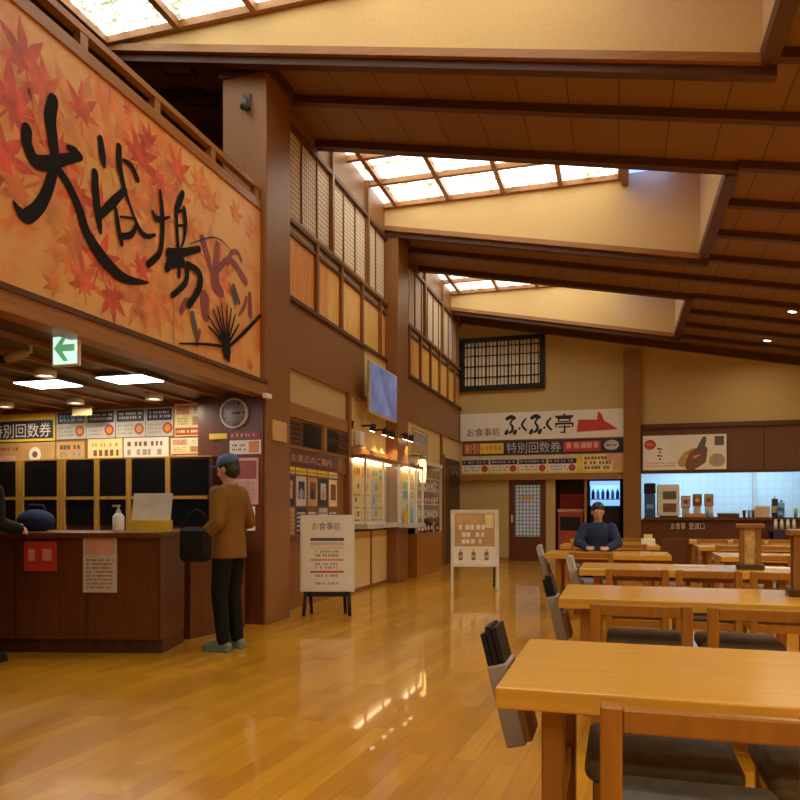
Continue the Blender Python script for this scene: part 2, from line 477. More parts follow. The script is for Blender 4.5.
# beams running across the hall under the ceiling
k = -11
n = 0
while True:
    y = 6.85 + 1.032 * k
    if y > YF - .1: break
    if y > YB + .1:
        w = (k % 5)
        m = MB()
        if w in (0, 2): pass
        if w == 1 or y > 17.2: slope(m, XL if y < 9 else -3.86, XR, y - .05, y + .05, .0, .095, BEAM)
        else: slope(m, XE + .1, XR, y - .05, y + .05, .0, .095, BEAM)
        n += 1
        struct('trim_beam_%d' % n, m)
    k += 1
m = MB(); slope(m, XW, XR, YF - .12, YF, -.08, .10, BEAM); struct('trim_back', m)

# outer walls
m = MB(); m.box(XR, XR + .15, YB, YF, 0, 4.2, CREAMD); m.box(XR - .02, XR, YB, YF, 0, 1.0, BROWNY); struct('wall_right', m)
m = MB(); m.prism([(XL, YB - .15, 0), (XR, YB - .15, 0), (XR, YB - .15, cz(XR) + .15), (XL, YB - .15, cz(XL) + .15)], (0, .15, 0), CREAMD); struct('wall_front', m)
m = MB(); m.box(XL - .15, XL, YB, 9.3, 0, 7.1, BROWNY); struct('wall_far_left', m)
m = MB(); m.prism([(XL, 9.2, 2.6), (-3.98, 9.2, 2.6), (-3.98, 9.2, cz(-3.98) + .15), (XL, 9.2, cz(XL) + .15)], (0, .12, 0), BROWNY); struct('wall_loft_back', m)

# left hall wall, from the first pillar to the back wall
m = MB()
m.box(-4.02, -3.86, 7.7, YF, 0, 6.5, BROWNY)
m.box(-3.87, XW, 7.7, YF, 2.99, 3.78, BROWNY)                # broad plain brown band
m.box(-3.87, XW, 7.7, YF, 5.90, 6.42, BROWNY)                # boarding between lattice and skylight
struct('wall_left', m)
m = MB()
for z0, z1, x in ((3.76, 3.81, -3.78), (4.56, 4.60, -3.80), (4.70, 4.77, -3.78), (5.84, 5.90, -3.78), (2.94, 3.0, -3.80)):
    m.box(-3.87, x, 7.7, YF, z0, z1, BEAMY if z0 != 2.94 else BROWNY)
m.box(-3.86, -3.775, 7.7, YF, 4.735, 4.775, TRIMY)
for y in (9.47, 10.97, 14.55, 16.1, 17.7):
    m.box(-3.86, -3.775, y - .035, y + .035, 4.75, 6.42, BROWN)
for y in (8.95, 9.84, 10.73, 11.62, 13.4, 14.22, 15.04, 15.84, 16.65, 17.4):
    m.box(-3.86, -3.785, y - .035, y + .035, 3.80, 4.72, BROWN)
struct('trim_left', m)
m = MB()
m.box(-3.86, -3.835, 7.7, YF, 4.77, 5.84, WEAVE)
for y in [8.02 + .487 * k for k in range(21)]:
    m.box(-3.84, -3.815, y - .010, y + .010, 4.77, 5.84, BROWN)
m.box(-3.86, -3.835, 7.7, YF, 4.60, 4.70, LGREY)
o = struct('window_lattice', m)
m = MB()
edges = [7.7, 8.95, 9.84, 10.73, 11.62, 12.6, 13.4, 14.22, 15.04, 15.84, 16.65, 17.4, YF]
for i in range(len(edges) - 1):
    y0, y1 = edges[i], edges[i + 1]
    if i in (0, 4, 5, 11):
        m.box(-3.86, -3.83, y0, y1, 3.81, 4.56, ORANGER)
    elif i in (1, 6):
        m.box(-3.86, -3.83, y0, (y0 + y1) / 2, 3.81, 4.56, ORANGER); m.box(-3.86, -3.83, (y0 + y1) / 2, y1, 3.81, 4.56, ORANGEP)
    else: m.box(-3.86, -3.83, y0, y1, 3.81, 4.56, ORANGEP)
struct('wall_left_panels', m)
# cream stretches and lintels under the brown band
m = MB()
m.box(-3.87, -3.835, 7.7, 10.10, 2.53, 2.94, CREAMD)
m.box(-3.87, -3.815, 10.86, 11.95, 2.17, 3.76, CREAM)
m.box(-3.87, -3.835, 10.18, 11.95, 2.17, 2.94, CREAM)
m.box(-3.87, -3.835, 12.6, 16.0, 2.1, 2.94, CREAM)
m.box(-3.87, -3.835, 16.1, YF, 2.45, 2.94, CREAM)
m.box(-3.87, -3.80, 7.7, 10.10, 2.36, 2.53, TRIMY)
m.box(-3.87, -3.76, 10.18, 11.95, 2.05, 2.17, TRIMY)
m.box(-3.87, -3.78, 10.08, 10.19, 0, 2.95, BROWN)
m.box(-3.87, -3.79, 15.98, 16.1, 0, 2.95, BROWN)
m.box(-3.87, -3.80, 10.20, 12.0, 0, .90, CREAM)
m.box(-3.87, -3.79, 11.09, 11.16, 0, .92, BROWN)
m.box(-3.87, -3.785, 10.19, 12.0, 0, .05, BROWNY)
struct('trim_left_lower', m)

def pillar(y0, y1, x0=-4.13, x1=-3.60, zt=6.05):
    m = MB(); m.bev(x0, x1, y0, y1, 0, zt, BROWN, .015, 2)
    m.box(x0 - .03, x1 + .03, y0 - .03, y1 + .03, zt - .16, zt, BEAM)
    return struct('pillar', m)
pillar(7.1, 7.7); pillar(11.95, 12.6)

# back wall
m = MB()
Y0, Y1 = YF, YF + .15
def bw(x0, x1, z0, z1, mt=CREAMD): m.box(x0, x1, Y0, Y1, z0, z1, mt)
m.prism([(-4.0, Y0, 2.08), (.3, Y0, 2.08), (.3, Y0, cz(.3) + .17), (-4.0, Y0, cz(-4.0) + .17)], (0, .15, 0), CREAMD)
m.prism([(.3, Y0, 3.20), (XR, Y0, 3.20), (XR, Y0, cz(XR) + .17), (.3, Y0, cz(.3) + .17)], (0, .15, 0), CREAMD)
bw(-4.0, -2.60, 0, 2.08); bw(-2.57, -1.70, 1.99, 2.08); bw(-1.70, -1.48, 0, 2.08)
bw(.10, .3, 0, 2.08, BROWN)
bw(.3, XR, 2.10, 3.20, wood('dark_panel_wood', (0.13, 0.05, 0.016), 'Z', 0.45, 0.15)); bw(.3, .5, 0, 3.2, BROWN)
for x in (1.35, 2.32, 3.1, 3.9, 4.7, 5.5, 6.3): m.box(x, x + .03, Y0 - .012, Y0, 2.12, 3.16, DARKW)
bw(.5, XR, 0, 1.03, COUNTER)
bw(5.4, XR, 1.0, 2.2, BROWN)
struct('wall_back', m)
m = MB()
m.box(-3.82, .1, YF - .10, YF, 1.98, 2.08, TRIM)
m.box(.10, .48, YF - .16, YF, 0, 4.95, BROWN)
m.box(.48, XR, YF - .06, YF, 3.14, 3.24, BEAM)
m.box(.48, XR, YF - .05, YF, 2.09, 2.15, BEAM)
m.box(-3.82, -2.6, YF - .03, YF, 0, .08, TRIM)
struct('trim_back_posts', m)
# alcove behind the back wall, with the freezer and the cooler
m = MB()
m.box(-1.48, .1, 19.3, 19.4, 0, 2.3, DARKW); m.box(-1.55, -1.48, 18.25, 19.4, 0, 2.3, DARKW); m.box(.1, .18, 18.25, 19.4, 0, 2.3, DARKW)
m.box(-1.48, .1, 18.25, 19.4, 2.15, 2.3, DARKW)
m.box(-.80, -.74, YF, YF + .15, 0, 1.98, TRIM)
struct('wall_alcove', m)
# kitchen room
m = MB()
m.box(.5, 5.5, 20.6, 20.7, 0, 2.7, TILE); m.box(.42, .5, 18.25, 20.7, 0, 2.7, TILE); m.box(5.4, 5.5, 18.25, 20.7, 0, 2.7, TILE)
m.box(.5, 5.5, 18.25, 20.7, 2.6, 2.7, PWHITE)
m.box(3.27, 3.36, 20.52, 20.6, 0, 2.6, LGREY)
struct('wall_kitchen', m)
for k, x in enumerate((1.7, 3.6)):
    t = thing('kitchen_ceiling_light', 'white tube light on the kitchen ceiling %s the tea machine' % ('nearer to' if k == 0 else 'farther from'), 'light', (x, 19.5, 2.6))
    m = MB(); m.box(-.65, .65, -.1, .1, -.03, 0, PWHITE); m.build('housing', t)
    m = MB(); m.box(-.62, .62, -.08, .08, -.07, -.03, KLIGHT); m.build('tube', t)

# reception: low ceiling slab, banner parapet, back wall
m = MB()
m.box(XL, -3.70, YB, 7.1, 2.46, 2.60, BEAMY); m.box(XL, -4.03, 7.1, 9.2, 2.46, 2.60, BEAMY)
for x in [-8.2 + .45 * k for k in range(10)]: m.box(x, x + .05, YB, 7.3, 2.43, 2.46, BROWNY)
struct('ceiling_reception', m)
m = MB(); m.box(XL, -4.42, 7.3, 7.4, 0, 2.46, BROWNY); m.box(-4.43, -4.13, 7.10, 7.4, 0, 2.46, COUNTER); m.box(-4.14, -3.63, 7.075, 7.10, 0, 2.43, COUNTER); struct('wall_reception', m)  # clock wall and pillar front take darker wood for the shade under the slab
m = MB()
m.box(-3.76, -3.60, YB, 7.1, 2.43, 2.60, TRIMY)
m.box(-3.62, -3.585, YB, 7.1, 2.56, 2.60, BEAMY)
m.box(-3.76, -3.65, YB, 7.1, 4.415, 4.505, TRIMY)
m.box(-3.74, -3.67, YB, 7.1, 4.63, 4.68, TRIMY)
for y in [7.03 - .875 * k for k in range(10)]: m.box(-3.735, -3.675, y - .04, y + .04, 4.505, 4.63, TRIMY)
struct('trim_banner_rail', m)

# ------------------------------------------------------------------ lamps of the hall
def downlight(x, y, label, power=LAMP_POWER, col=LAMP_COL, z=None, group=None, r=.07):
    zz = cz(x) + .09 if z is None else z
    t = thing('ceiling_downlight', label, 'light', (x, y, zz - .004), 0, group)
    tilt = Matrix.Rotation(math.atan(.195), 3, 'Y') if z is None else Matrix.Identity(3)
    m = MB(); m.lathe([(r + .02, -.002), (r + .03, -.016), (r, -.02), (r, -.004)], PWHITE, 20, (0, 0, 0), tilt); m.build('ring', t)
    m = MB(); m.lathe([(r, -.012), (r * .5, -.014)], DL_LENS, 16, (0, 0, 0), tilt); m.build('lens', t)
    d = bpy.data.lights.new('downlight_bulb', 'AREA'); d.shape = 'DISK'; d.size = r * 2.4; d.energy = power; d.color = col
    d.spread = math.radians(165)
    o = bpy.data.objects.new('downlight_bulb', d); COL.objects.link(o); o.parent = t; o.location = (0, 0, -.05)
    return t
DL_LENS = lamp_mat('downlight_lens', (0.85, 0.88, 1.0), 8.0)
downlight(2.95, 14.5, 'ceiling downlight nearer the right edge of the photo, above the far dining tables', LAMP_POWER * .4)
downlight(2.95, 16.8, 'smaller ceiling downlight closest to the back wall', LAMP_POWER * .2)
for x, y in ((2.95, 11.6), (2.95, 9.0), (2.95, 6.4), (2.95, 3.9), (2.95, 1.3), (2.95, -1.3), (5.8, 14.2), (5.8, 9.0), (5.8, 3.9), (5.8, -1.3), (1.6, -3.6), (-1.8, -3.6)):  # unseen lamps added to light the hall, partly carrying on the visible row
    downlight(x, y, 'unseen ceiling downlight added to light the hall, outside the photo', group='downlights outside the photo')
for x, y in ((-3.0, 2.6), (-2.0, 2.6), (-3.0, 7.9), (-1.0, 7.9), (-3.0, 13.05), (-1.0, 13.05)):
    pass

# ------------------------------------------------------------------ the banner over the reception
rnd = random.Random(7)
def maple(mb, pl, u, v, size, rot, n, mt):
    pts = []
    lobes = [(-140, .50), (-95, .80), (-45, .95), (0, 1.0), (45, .95), (95, .80), (140, .50)]
    seq = []
    for i, (a, r) in enumerate(lobes):
        seq += [(a - 14, r * .58), (a, r), (a + 14, r * .58)]
        if i < 6: seq.append(((a + lobes[i + 1][0]) / 2, .36))
    seq.append((180, .12))
    for a, r in seq:
        t = math.radians(a + rot)
        pts.append((u + size * r * math.sin(t), v + size * r * math.cos(t)))
    c = len(pts)
    mb.add([pl.p(a, b, n) for a, b in pts] + [pl.p(u, v, n)], [(i, (i + 1) % c, c) for i in range(c)], mt)
    stem = math.radians(180 + rot)
    stroke(mb, pl, [(u, v), (u + size * .7 * math.sin(stem), v + size * .7 * math.cos(stem))], size * .05, n + .0001, mt, 1)

m = MB()
m.box(-3.70, -3.668, YB, 7.09, 2.60, 4.415, BANNER)
bp = Plane((-3.668, 0, 0), (0, 1, 0))
leaves = [(3.85, 4.1, 0.23, -10, 2), (3.74, 3.76, 0.27, 40, 2), (4.04, 4.01, 0.2, -60, 0), (4.37, 4.05, 0.19, 0, 0), (4.69, 4.28, 0.19, 30, 1), (4.15, 3.69, 0.2, 160, 2), (3.66, 3.41, 0.23, 90, 2), (4.88, 4.32, 0.2, -30, 0), (5.03, 4.03, 0.22, 20, 2), (4.67, 3.92, 0.17, 100, 1), (4.33, 3.46, 0.2, 200, 0), (4.56, 3.44, 0.17, -40, 2), (4.29, 3.12, 0.2, 150, 1), (4.56, 3.04, 0.22, 20, 2), (4.11, 2.74, 0.19, -70, 1), (4.69, 2.83, 0.23, 170, 2), (4.39, 2.83, 0.17, -10, 0), (5.03, 3.15, 0.14, 80, 2), (5.16, 4.22, 0.19, -50, 2), (5.56, 4.15, 0.2, 10, 0), (5.91, 4.14, 0.17, 60, 1), (5.3, 3.98, 0.17, 190, 0), (4.91, 3.64, 0.16, 120, 1), (6.11, 4.08, 0.16, -20, 1), (6.55, 4.16, 0.14, 30, 1), (6.86, 4.07, 0.11, 0, 1), (5.03, 2.8, 0.11, 10, 1), (6.13, 2.58, 0.07, 20, 1), (6.86, 2.71, 0.09, -20, 0), (6.71, 3.05, 0.07, 0, 1), (3.8, 3.26, 0.17, -120, 1), (3.97, 3.79, 0.17, 70, 1), (5.37, 3.7, 0.16, 0, 1), (5.74, 3.76, 0.14, 140, 1),
          (3.3, 3.6, .3, 5, 2), (3.1, 4.1, .28, 80, 0), (2.7, 3.2, .3, -50, 1), (2.3, 3.9, .3, 20, 0), (1.8, 3.3, .3, 120, 2), (1.2, 3.8, .3, -10, 0), (.6, 3.2, .3, 50, 2)]
big = random.Random(3)
for i in range(34):
    u, v = big.uniform(1.2, 7.0) if i < 8 else big.uniform(3.5, 6.3), big.uniform(2.9, 4.2)
    sz = min(big.uniform(.34, .52), 4.40 - v, v - 2.61, 7.08 - u)
    maple(m, bp, u, v, sz, big.uniform(0, 360), .0003 + .000005 * i, (RUSTP, RUST2, RUSTP)[i % 3])
for i, (u, v, sz, r, k) in enumerate(leaves):
    sz = min(sz * 1.25, 4.40 - v, v - 2.61)
    maple(m, bp, u, v, sz, r, .0008 + .0001 * i, (RUST, RUST2, RUST3)[k])
I = .0060
def BR(pts, w):
    global I
    I += .00035
    stroke(m, bp, pts, w, I, INK)
BR([(3.86, 3.67), (3.86, 3.58), (3.93, 3.5), (4.05, 3.54), (4.21, 3.64), (4.35, 3.72)], [0.085, 0.093, 0.101, 0.101, 0.077, 0.054])
BR([(4.23, 3.73), (4.29, 3.73), (4.35, 3.72)], [0.039, 0.07, 0.054])
BR([(4.09, 3.98), (4.06, 3.85), (4.08, 3.73), (4.1, 3.62), (4.07, 3.44), (3.98, 3.24), (3.86, 3.11), (3.79, 3.12), (3.75, 3.16)], [0.093, 0.112, 0.101, 0.085, 0.085, 0.093, 0.101, 0.062, 0.015])
BR([(4.12, 3.54), (4.23, 3.47), (4.34, 3.34), (4.41, 3.21), (4.55, 3.1), (4.73, 3.02), (4.89, 3.01), (5.13, 3.06)], [0.062, 0.077, 0.085, 0.093, 0.115, 0.106, 0.071, 0.018])
BR([(4.56, 3.95), (4.58, 3.84), (4.6, 3.77)], [0.057, 0.079, 0.035])
BR([(4.5, 3.67), (4.51, 3.52), (4.54, 3.36), (4.56, 3.26)], [0.071, 0.079, 0.071, 0.031])
BR([(4.55, 3.38), (4.7, 3.54), (4.84, 3.69)], [0.062, 0.079, 0.053])
BR([(4.77, 3.99), (4.77, 3.87), (4.81, 3.75), (4.86, 3.65), (4.94, 3.54)], [0.062, 0.066, 0.053, 0.035, 0.026])
BR([(4.82, 3.91), (4.92, 3.91), (4.99, 3.84)], [0.031, 0.053, 0.057])
BR([(4.94, 3.54), (5.02, 3.45), (5.11, 3.43), (5.22, 3.48)], [0.026, 0.049, 0.044, 0.026])
BR([(4.73, 3.5), (4.76, 3.37), (4.8, 3.26)], [0.035, 0.053, 0.04])
BR([(4.78, 3.31), (4.91, 3.37), (4.98, 3.47)], [0.053, 0.053, 0.035])
BR([(4.78, 3.46), (4.94, 3.51)], [0.018, 0.022])
BR([(5.29, 3.87), (5.32, 3.71), (5.32, 3.52), (5.28, 3.35), (5.13, 3.21)], [0.034, 0.058, 0.058, 0.058, 0.062])
BR([(5.19, 3.66), (5.24, 3.62), (5.34, 3.66), (5.43, 3.71)], [0.031, 0.058, 0.034, 0.014])
BR([(5.52, 3.82), (5.53, 3.66), (5.55, 3.49)], [0.048, 0.048, 0.043])
BR([(5.62, 3.99), (5.57, 3.9), (5.52, 3.8)], [0.058, 0.077, 0.048])
BR([(5.64, 3.86), (5.66, 3.75), (5.64, 3.6), (5.59, 3.5)], [0.053, 0.058, 0.034, 0.019])
BR([(5.53, 3.79), (5.64, 3.85)], [0.029, 0.029])
BR([(5.53, 3.67), (5.65, 3.72)], [0.025, 0.025])
BR([(5.42, 3.39), (5.62, 3.47), (5.88, 3.59)], [0.106, 0.077, 0.058])
BR([(5.38, 3.25), (5.45, 3.33), (5.62, 3.38)], [0.058, 0.106, 0.086])
BR([(5.57, 3.39), (5.56, 3.24)], [0.058, 0.038])
BR([(5.69, 3.37), (5.66, 3.22), (5.46, 3.05)], [0.058, 0.058, 0.053])
BR([(5.69, 3.39), (5.88, 3.37), (5.88, 3.24), (5.71, 3.03)], [0.062, 0.077, 0.077, 0.062])
# painted fan at the right end
for q in ((6.03, 3.02), (6.12, 3.10), (6.19, 3.15), (6.26, 3.20), (6.37, 3.22), (6.45, 3.20), (6.53, 3.16), (6.60, 3.08)):
    BR([(6.36, 2.81), q], [.035, .02])
BR([(6.38, 2.80), (6.70, 3.02), (7.05, 3.28)], [.03, .045, .04])
BR([(6.33, 2.80), (6.0, 2.75), (5.56, 2.66)], [.035, .025, .015])
BR([(6.03, 2.92), (6.2, 2.87), (6.34, 2.82)], [.02, .03, .02])
BR([(6.36, 2.84), (6.37, 2.74), (6.40, 2.68)], [.13, .14, .04])
stroke(m, bp, [(5.72, 3.58), (5.98, 3.72), (6.12, 3.78), (6.28, 3.80), (6.45, 3.76)], [.01, .015, .015, .015, .005], I, BLACK)
PU = lambda pts, w: stroke(m, bp, pts, w, .0052 + .0001 * (int(pts[0][0] * 100) % 7), PURPLE)
PU([(6.21, 3.74), (6.19, 3.57), (6.17, 3.37), (6.28, 3.31)], [.08, .10, .16, .10])
PU([(6.24, 3.53), (6.39, 3.66), (6.53, 3.67), (6.66, 3.61), (6.76, 3.56)], [.07, .06, .07, .09, .09])
PU([(6.40, 3.62), (6.48, 3.76), (6.60, 3.80), (6.68, 3.74)], [.05, .05, .05, .03])
PU([(5.98, 3.17), (6.0, 3.02)], [.16, .12]); PU([(5.95, 3.70), (6.05, 3.55), (6.10, 3.45)], [.10, .08, .04])
PU([(5.60, 2.95), (5.68, 3.05), (5.78, 3.10)], [.06, .08, .03]); PU([(6.85, 3.45), (6.86, 3.25)], [.07, .09])
PU([(5.85, 2.72), (5.9, 2.85)], [.05, .05]); PU([(6.62, 3.18), (6.72, 3.28), (6.78, 3.40)], [.03, .05, .04])
for pts in ([(6.49, 3.43), (6.54, 3.28)], [(5.76, 2.97), (5.84, 2.79)], [(6.52, 3.40), (6.60, 3.30)]):
    stroke(m, bp, pts, [.06, .05], I, DGREY)
stroke(m, bp, [(5.47, 3.02), (5.47, 2.61)], .008, I, BROWNP)
tag(m.build('banner_board'), 'long autumn maple leaf banner board with large black brush characters above the reception', 'banner')

# ------------------------------------------------------------------ reception fittings
# flat ceiling panel lights and downlights under the low ceiling
for i, (x, y, w, d) in enumerate(((-5.25, 5.80, .50, .34), (-4.33, 5.80, .48, .34))):
    lab = ['square ceiling panel light farther left above the counter', 'square ceiling panel light nearest the banner end'][i]
    t = thing('panel_light', lab, 'light', (x, y, 2.432))
    m = MB(); m.box(-w / 2 - .03, w / 2 + .03, -d / 2 - .03, d / 2 + .03, -.005, 0.027, DGREY); m.build('frame', t)
    m = MB(); m.box(-w / 2, w / 2, -d / 2, d / 2, -.012, -.005, PANEL_L); m.build('diffuser', t)
for i, (x, y, lab) in enumerate(((-4.72, 6.72, 'small round downlight right of the yellow hanging tag in the reception'), (-5.72, 6.72, 'small round downlight above the dark cabinet left of the yellow hanging tag'),
                               (-6.68, 6.72, 'small round downlight at the left edge of the photo in the reception'), (-4.83, 5.30, 'small round downlight right under the green exit sign'))):
    t = thing('reception_downlight', lab, 'light', (x, y, 2.459))
    m = MB(); m.lathe([(.09, 0), (.09, -.07), (.075, -.07), (.075, 0)], PWHITE, 20); m.build('ring', t)
    m = MB(); m.lathe([(.074, -.055), (.03, -.058)], WARM_L, 16); m.build('lens', t)
    d = bpy.data.lights.new('reception_bulb', 'AREA'); d.shape = 'DISK'; d.size = .13; d.energy = 7.5; d.color = (1.0, .86, .62)
    o = bpy.data.objects.new('reception_bulb', d); COL.objects.link(o); o.parent = t; o.location = (0, 0, -.075)

# hanging exit sign
t = thing('exit_sign', 'glowing green exit sign with arrow hanging under the banner beam', 'sign', (-3.81, 4.40, 2.25))
ep = Plane((-.115, -.03, 0), (1, 0, 0))
m = MB(); m.bev(-.12, .12, -.03, -.005, -.005, .26, PWHITE, .008); m.build('case', t)
m = MB(); slab(m, ep, .012, .218, .012, .242, .0, .003, EXIT_W)
flat(m, ep, [(.02, .127), (.105, .222), (.145, .222), (.095, .152), (.20, .152), (.20, .102), (.095, .102), (.145, .032), (.105, .032)], .004, EXIT_G)
m.build('face', t)
m = MB(); m.tube([(0, 0, .255), (0, 0, .222 + .0)], .01, METAL); m.box(-.06, .06, -.03, .03, .20, .222, METAL) if False else None
m.build('stem', t)
t = thing('security_camera', 'small grey security camera with bracket left of the exit sign', 'camera', (-4.16, 4.42, 2.40))
m = MB(); m.tube([(0, 0, .06), (0, 0, -.02), (-.08, -.03, -.035)], .014, LGREY); m.build('bracket', t)
m = MB(); m.tube([(-.02, -.01, -.02), (-.16, -.07, -.075)], [.035, .04], GREY, 12); m.build('body', t)
m = MB(); m.tube([(-.16, -.07, -.075), (-.20, -.085, -.085)], [.032, .024], BLACKP, 12); m.build('lens', t)

# wall clock on the timber beside the pillar
t = thing('wall_clock', 'round grey wall clock on the shade-darkened wood beside the reception posters', 'clock', (-3.96, 7.075, 2.26))
Rm = Matrix.Rotation(math.pi / 2, 3, 'X')
m = MB(); m.lathe([(.165, 0), (.165, .035), (.15, .045), (.145, .03)], STEEL, 36, (0, 0, 0), Rm); m.build('rim', t)
m = MB(); m.lathe([(.147, .02), (.147, .032)], mat('clock_grey', (0.36, 0.36, 0.38), .5), 36, (0, 0, 0), Rm)
cp = Plane((0, -.0325, 0), (1, 0, 0))
for k in range(12):
    a = math.radians(30 * k); s_ = str(12 if k == 0 else k)
    u, v = .118 * math.sin(a), .118 * math.cos(a)
    w_ = .011 * len(s_); write(m, cp, s_, u - w_, u + w_, v - .014, v + .014, .0005, BLACK)
m.build('face', t)
m = MB()
for a, l, w_ in ((95, .075, .010), (84, .11, .007)):
    a = math.radians(a); stroke(m, cp, [(-.02 * math.sin(a), -.02 * math.cos(a)), (l * math.sin(a), l * math.cos(a))], w_, .004, BLACK, 1)
m.build('hands', t)

def board(name, label, cat, pl, w, h, th, bg, paint, group=None, frame=None):
    """a sign or poster: one mesh carrying its printing; pl.O is the lower left corner on the wall"""
    m = MB(); slab(m, pl, 0, w, 0, h, 0.0, th, bg)
    face = Plane(pl.O + pl.N * (th + .0008), pl.U, pl.V)
    if frame:
        f = .018
        for a in ((0, w, 0, f), (0, w, h - f, h), (0, f, f, h - f), (w - f, w, f, h - f)): slab(m, pl, *a, th, th + .006, frame)
    if paint: paint(m, face, w, h)
    return tag(m.build(name), label, cat, group)
def rect(m, p, u0, u1, v0, v1, n, mt): flat(m, p, [(u0, v0), (u1, v0), (u1, v1), (u0, v1)], n, mt)

rp_ = lambda x, z, y=7.3: Plane((x, y, z), (1, 0, 0))
def p_navy(m, p, w, h):
    rect(m, p, .02, w - .02, h * .78, h - .02, .0004, YELLOW); lines(m, p, .05, w - .05, h * .80, h * .95, 1, .0008, ORANGE, rnd)
    rect(m, p, .02, w - .02, .03, h * .74, .0004, NAVY); write(m, p, '特別回数券', w * .10, w * .95, h * .14, h * .64, .0009, WHITE)
board('ticket_sign', 'navy sign with white ticket characters under a yellow strip at the far left', 'sign', rp_(-7.55, 2.06), 1.05, .34, .02, YELLOW, p_navy)
def p_red(m, p, w, h):
    rect(m, p, .03, w * .45, .04, h * .6, .0004, PINK); disc(m, p, w * .72, h * .62, .09, .0006, WHITE); disc(m, p, w * .72, h * .62, .04, .0009, BROWNP)
    lines(m, p, .1, w * .5, h * .72, h * .92, 1, .0006, REDB, rnd); rect(m, p, w * .1, w * .95, .04, h * .25, .0005, ORANGE)
board('food_poster', 'reddish brown food poster under the navy ticket sign', 'poster', rp_(-7.55, 1.66), 1.05, .385, .015, TAN, p_red)
spots = [(-6.48, .42), (-6.05, .40), (-5.64, .40), (-5.23, .36)]
labs = ['navy and white notice right of the navy ticket sign', 'navy and white notice second from the left in the reception row', 'navy and white notice third from the left in the reception row', 'navy and white notice nearest the red and cream price board']
for i, (x, w_) in enumerate(spots):
    def pt(m, p, w, h, i=i):
        rect(m, p, .015, w - .015, h * .55, h - .015, .0004, NAVY); lines(m, p, .05, w - .04, h * .62, h * .9, 2, .0008, LGREY if i else SKYB, rnd, .6)
        lines(m, p, .03, w * .6, h * .08, h * .48, 3, .0006, GREY, rnd); disc(m, p, w * .80, h * .28, h * .2, .0008, REDB)
        disc(m, p, w * .80, h * .28, h * .12, .001, ORANGE)
    board('notice', labs[i], 'notice', rp_(x, 2.07), w_, .33, .012, LGREY, pt)
def p_price(m, p, w, h):
    rect(m, p, .01, w - .01, .01, h * .26, .0004, REDB); lines(m, p, .03, w - .03, .03, h * .22, 1, .0008, PYELLOW, rnd)
    for a in range(2):
        for b in range(2):
            rect(m, p, .02 + a * w * .5, w * .46 + a * w * .5, h * (.32 + .34 * b), h * (.60 + .34 * b), .0004, (PYELLOW, TAN, PINK, WHITE)[a + 2 * b])
            lines(m, p, .04 + a * w * .5, w * .42 + a * w * .5, h * (.34 + .34 * b), h * (.58 + .34 * b), 3, .0008, BROWNP, rnd)
board('price_board', 'cream price board with a red strip beside the wall clock', 'sign', rp_(-4.85, 2.06), .42, .37, .012, PYELLOW, p_price)
def p_bun(m, p, w, h):
    write(m, p, 'お知らせ', w * .42, w * .56, h * .3, h * .9, .0005, BROWNP); lines(m, p, .04, w - .04, .02, h * .2, 1, .0005, BROWNP, rnd)
def p_lines(m, p, w, h): lines(m, p, .05, w - .05, h * .55, h * .85, 1, .0005, BROWNP, rnd, .7); lines(m, p, .05, w - .05, h * .12, h * .5, 1, .0005, GREY, rnd, .7)
def p_kei(m, p, w, h):
    lines(m, p, .06, w - .06, h * .58, h * .85, 1, .0005, TAN, rnd, .6); lines(m, p, .08, w - .05, h * .12, h * .5, 1, .0005, BROWNP, rnd, .75)
board('notice', 'small orange notice below the navy ones, farthest left of its row', 'notice', rp_(-6.48, 1.81), .40, .23, .012, ORANGE if False else GOLD, p_lines)
board('notice', 'pale yellow notice with two rows of characters above the dark cabinet', 'notice', rp_(-6.03, 1.81), .48, .25, .012, PYELLOW, p_kei)
board('notice', 'white wide notice above the dark cabinet door', 'notice', rp_(-5.53, 1.81), .60, .25, .012, WHITE, p_lines)
board('notice', 'cream notice with grey picture below the red and cream price board', 'notice', rp_(-4.90, 1.80), .46, .24, .012, PYELLOW, p_price)
board('hanging_tag', 'blank pale yellow tag hanging from the reception ceiling', 'sign', Plane((-6.0, 7.0, 2.30), (1, 0, 0)), .27, .10, .008, PYELLOW, None)
def p_wine(m, p, w, h): lines(m, p, .02, w - .02, h * .2, h * .9, 1, .0006, PINK, rnd)
board('notice', 'wine red strip notice under the wall clock', 'notice', Plane((-4.02, 7.075, 1.98), (1, 0, 0)), .36, .085, .01, PURPLE, p_wine)
board('notice', 'yellow strip notice left of the wine red one under the clock', 'notice', Plane((-4.27, 7.075, 1.99), (1, 0, 0)), .22, .06, .01, YELLOW, None)
def p_pk(m, p, w, h):
    rect(m, p, w * .62, w * .95, h * .1, h * .9, .0005, ORANGE); lines(m, p, .03, w * .55, h * .2, h * .8, 2, .0006, BROWNP, rnd)
board('notice', 'white and orange notice on the pillar below the wine red strip', 'notice', Plane((-4.02, 7.075, 1.82), (1, 0, 0)), .37, .15, .01, WHITE, p_pk)
def p_pst(m, p, w, h):
    rect(m, p, .02, w - .02, h * .55, h - .03, .0005, PURPLE); lines(m, p, .03, w - .03, h * .05, h * .5, 6, .0006, GREY, rnd)
board('poster', 'wine and pink poster on the pillar at the shoulder of the standing customer', 'poster', Plane((-3.98, 7.075, 1.28), (1, 0, 0)), .30, .50, .01, PINK, p_pst)
board('notice', 'plain white sheet on the pillar right of the wine and pink poster', 'notice', Plane((-3.80 + .13, 7.10, 1.30), (1, 0, 0)) if False else Plane((-3.96, 7.075, 1.0), (1, 0, 0)), .24, .26, .008, WHITE, p_lines)
def p_gold(m, p, w, h): write(m, p, '大浴場', w * .2, w * .8, h * .4, h * .6, .0006, BROWNP)
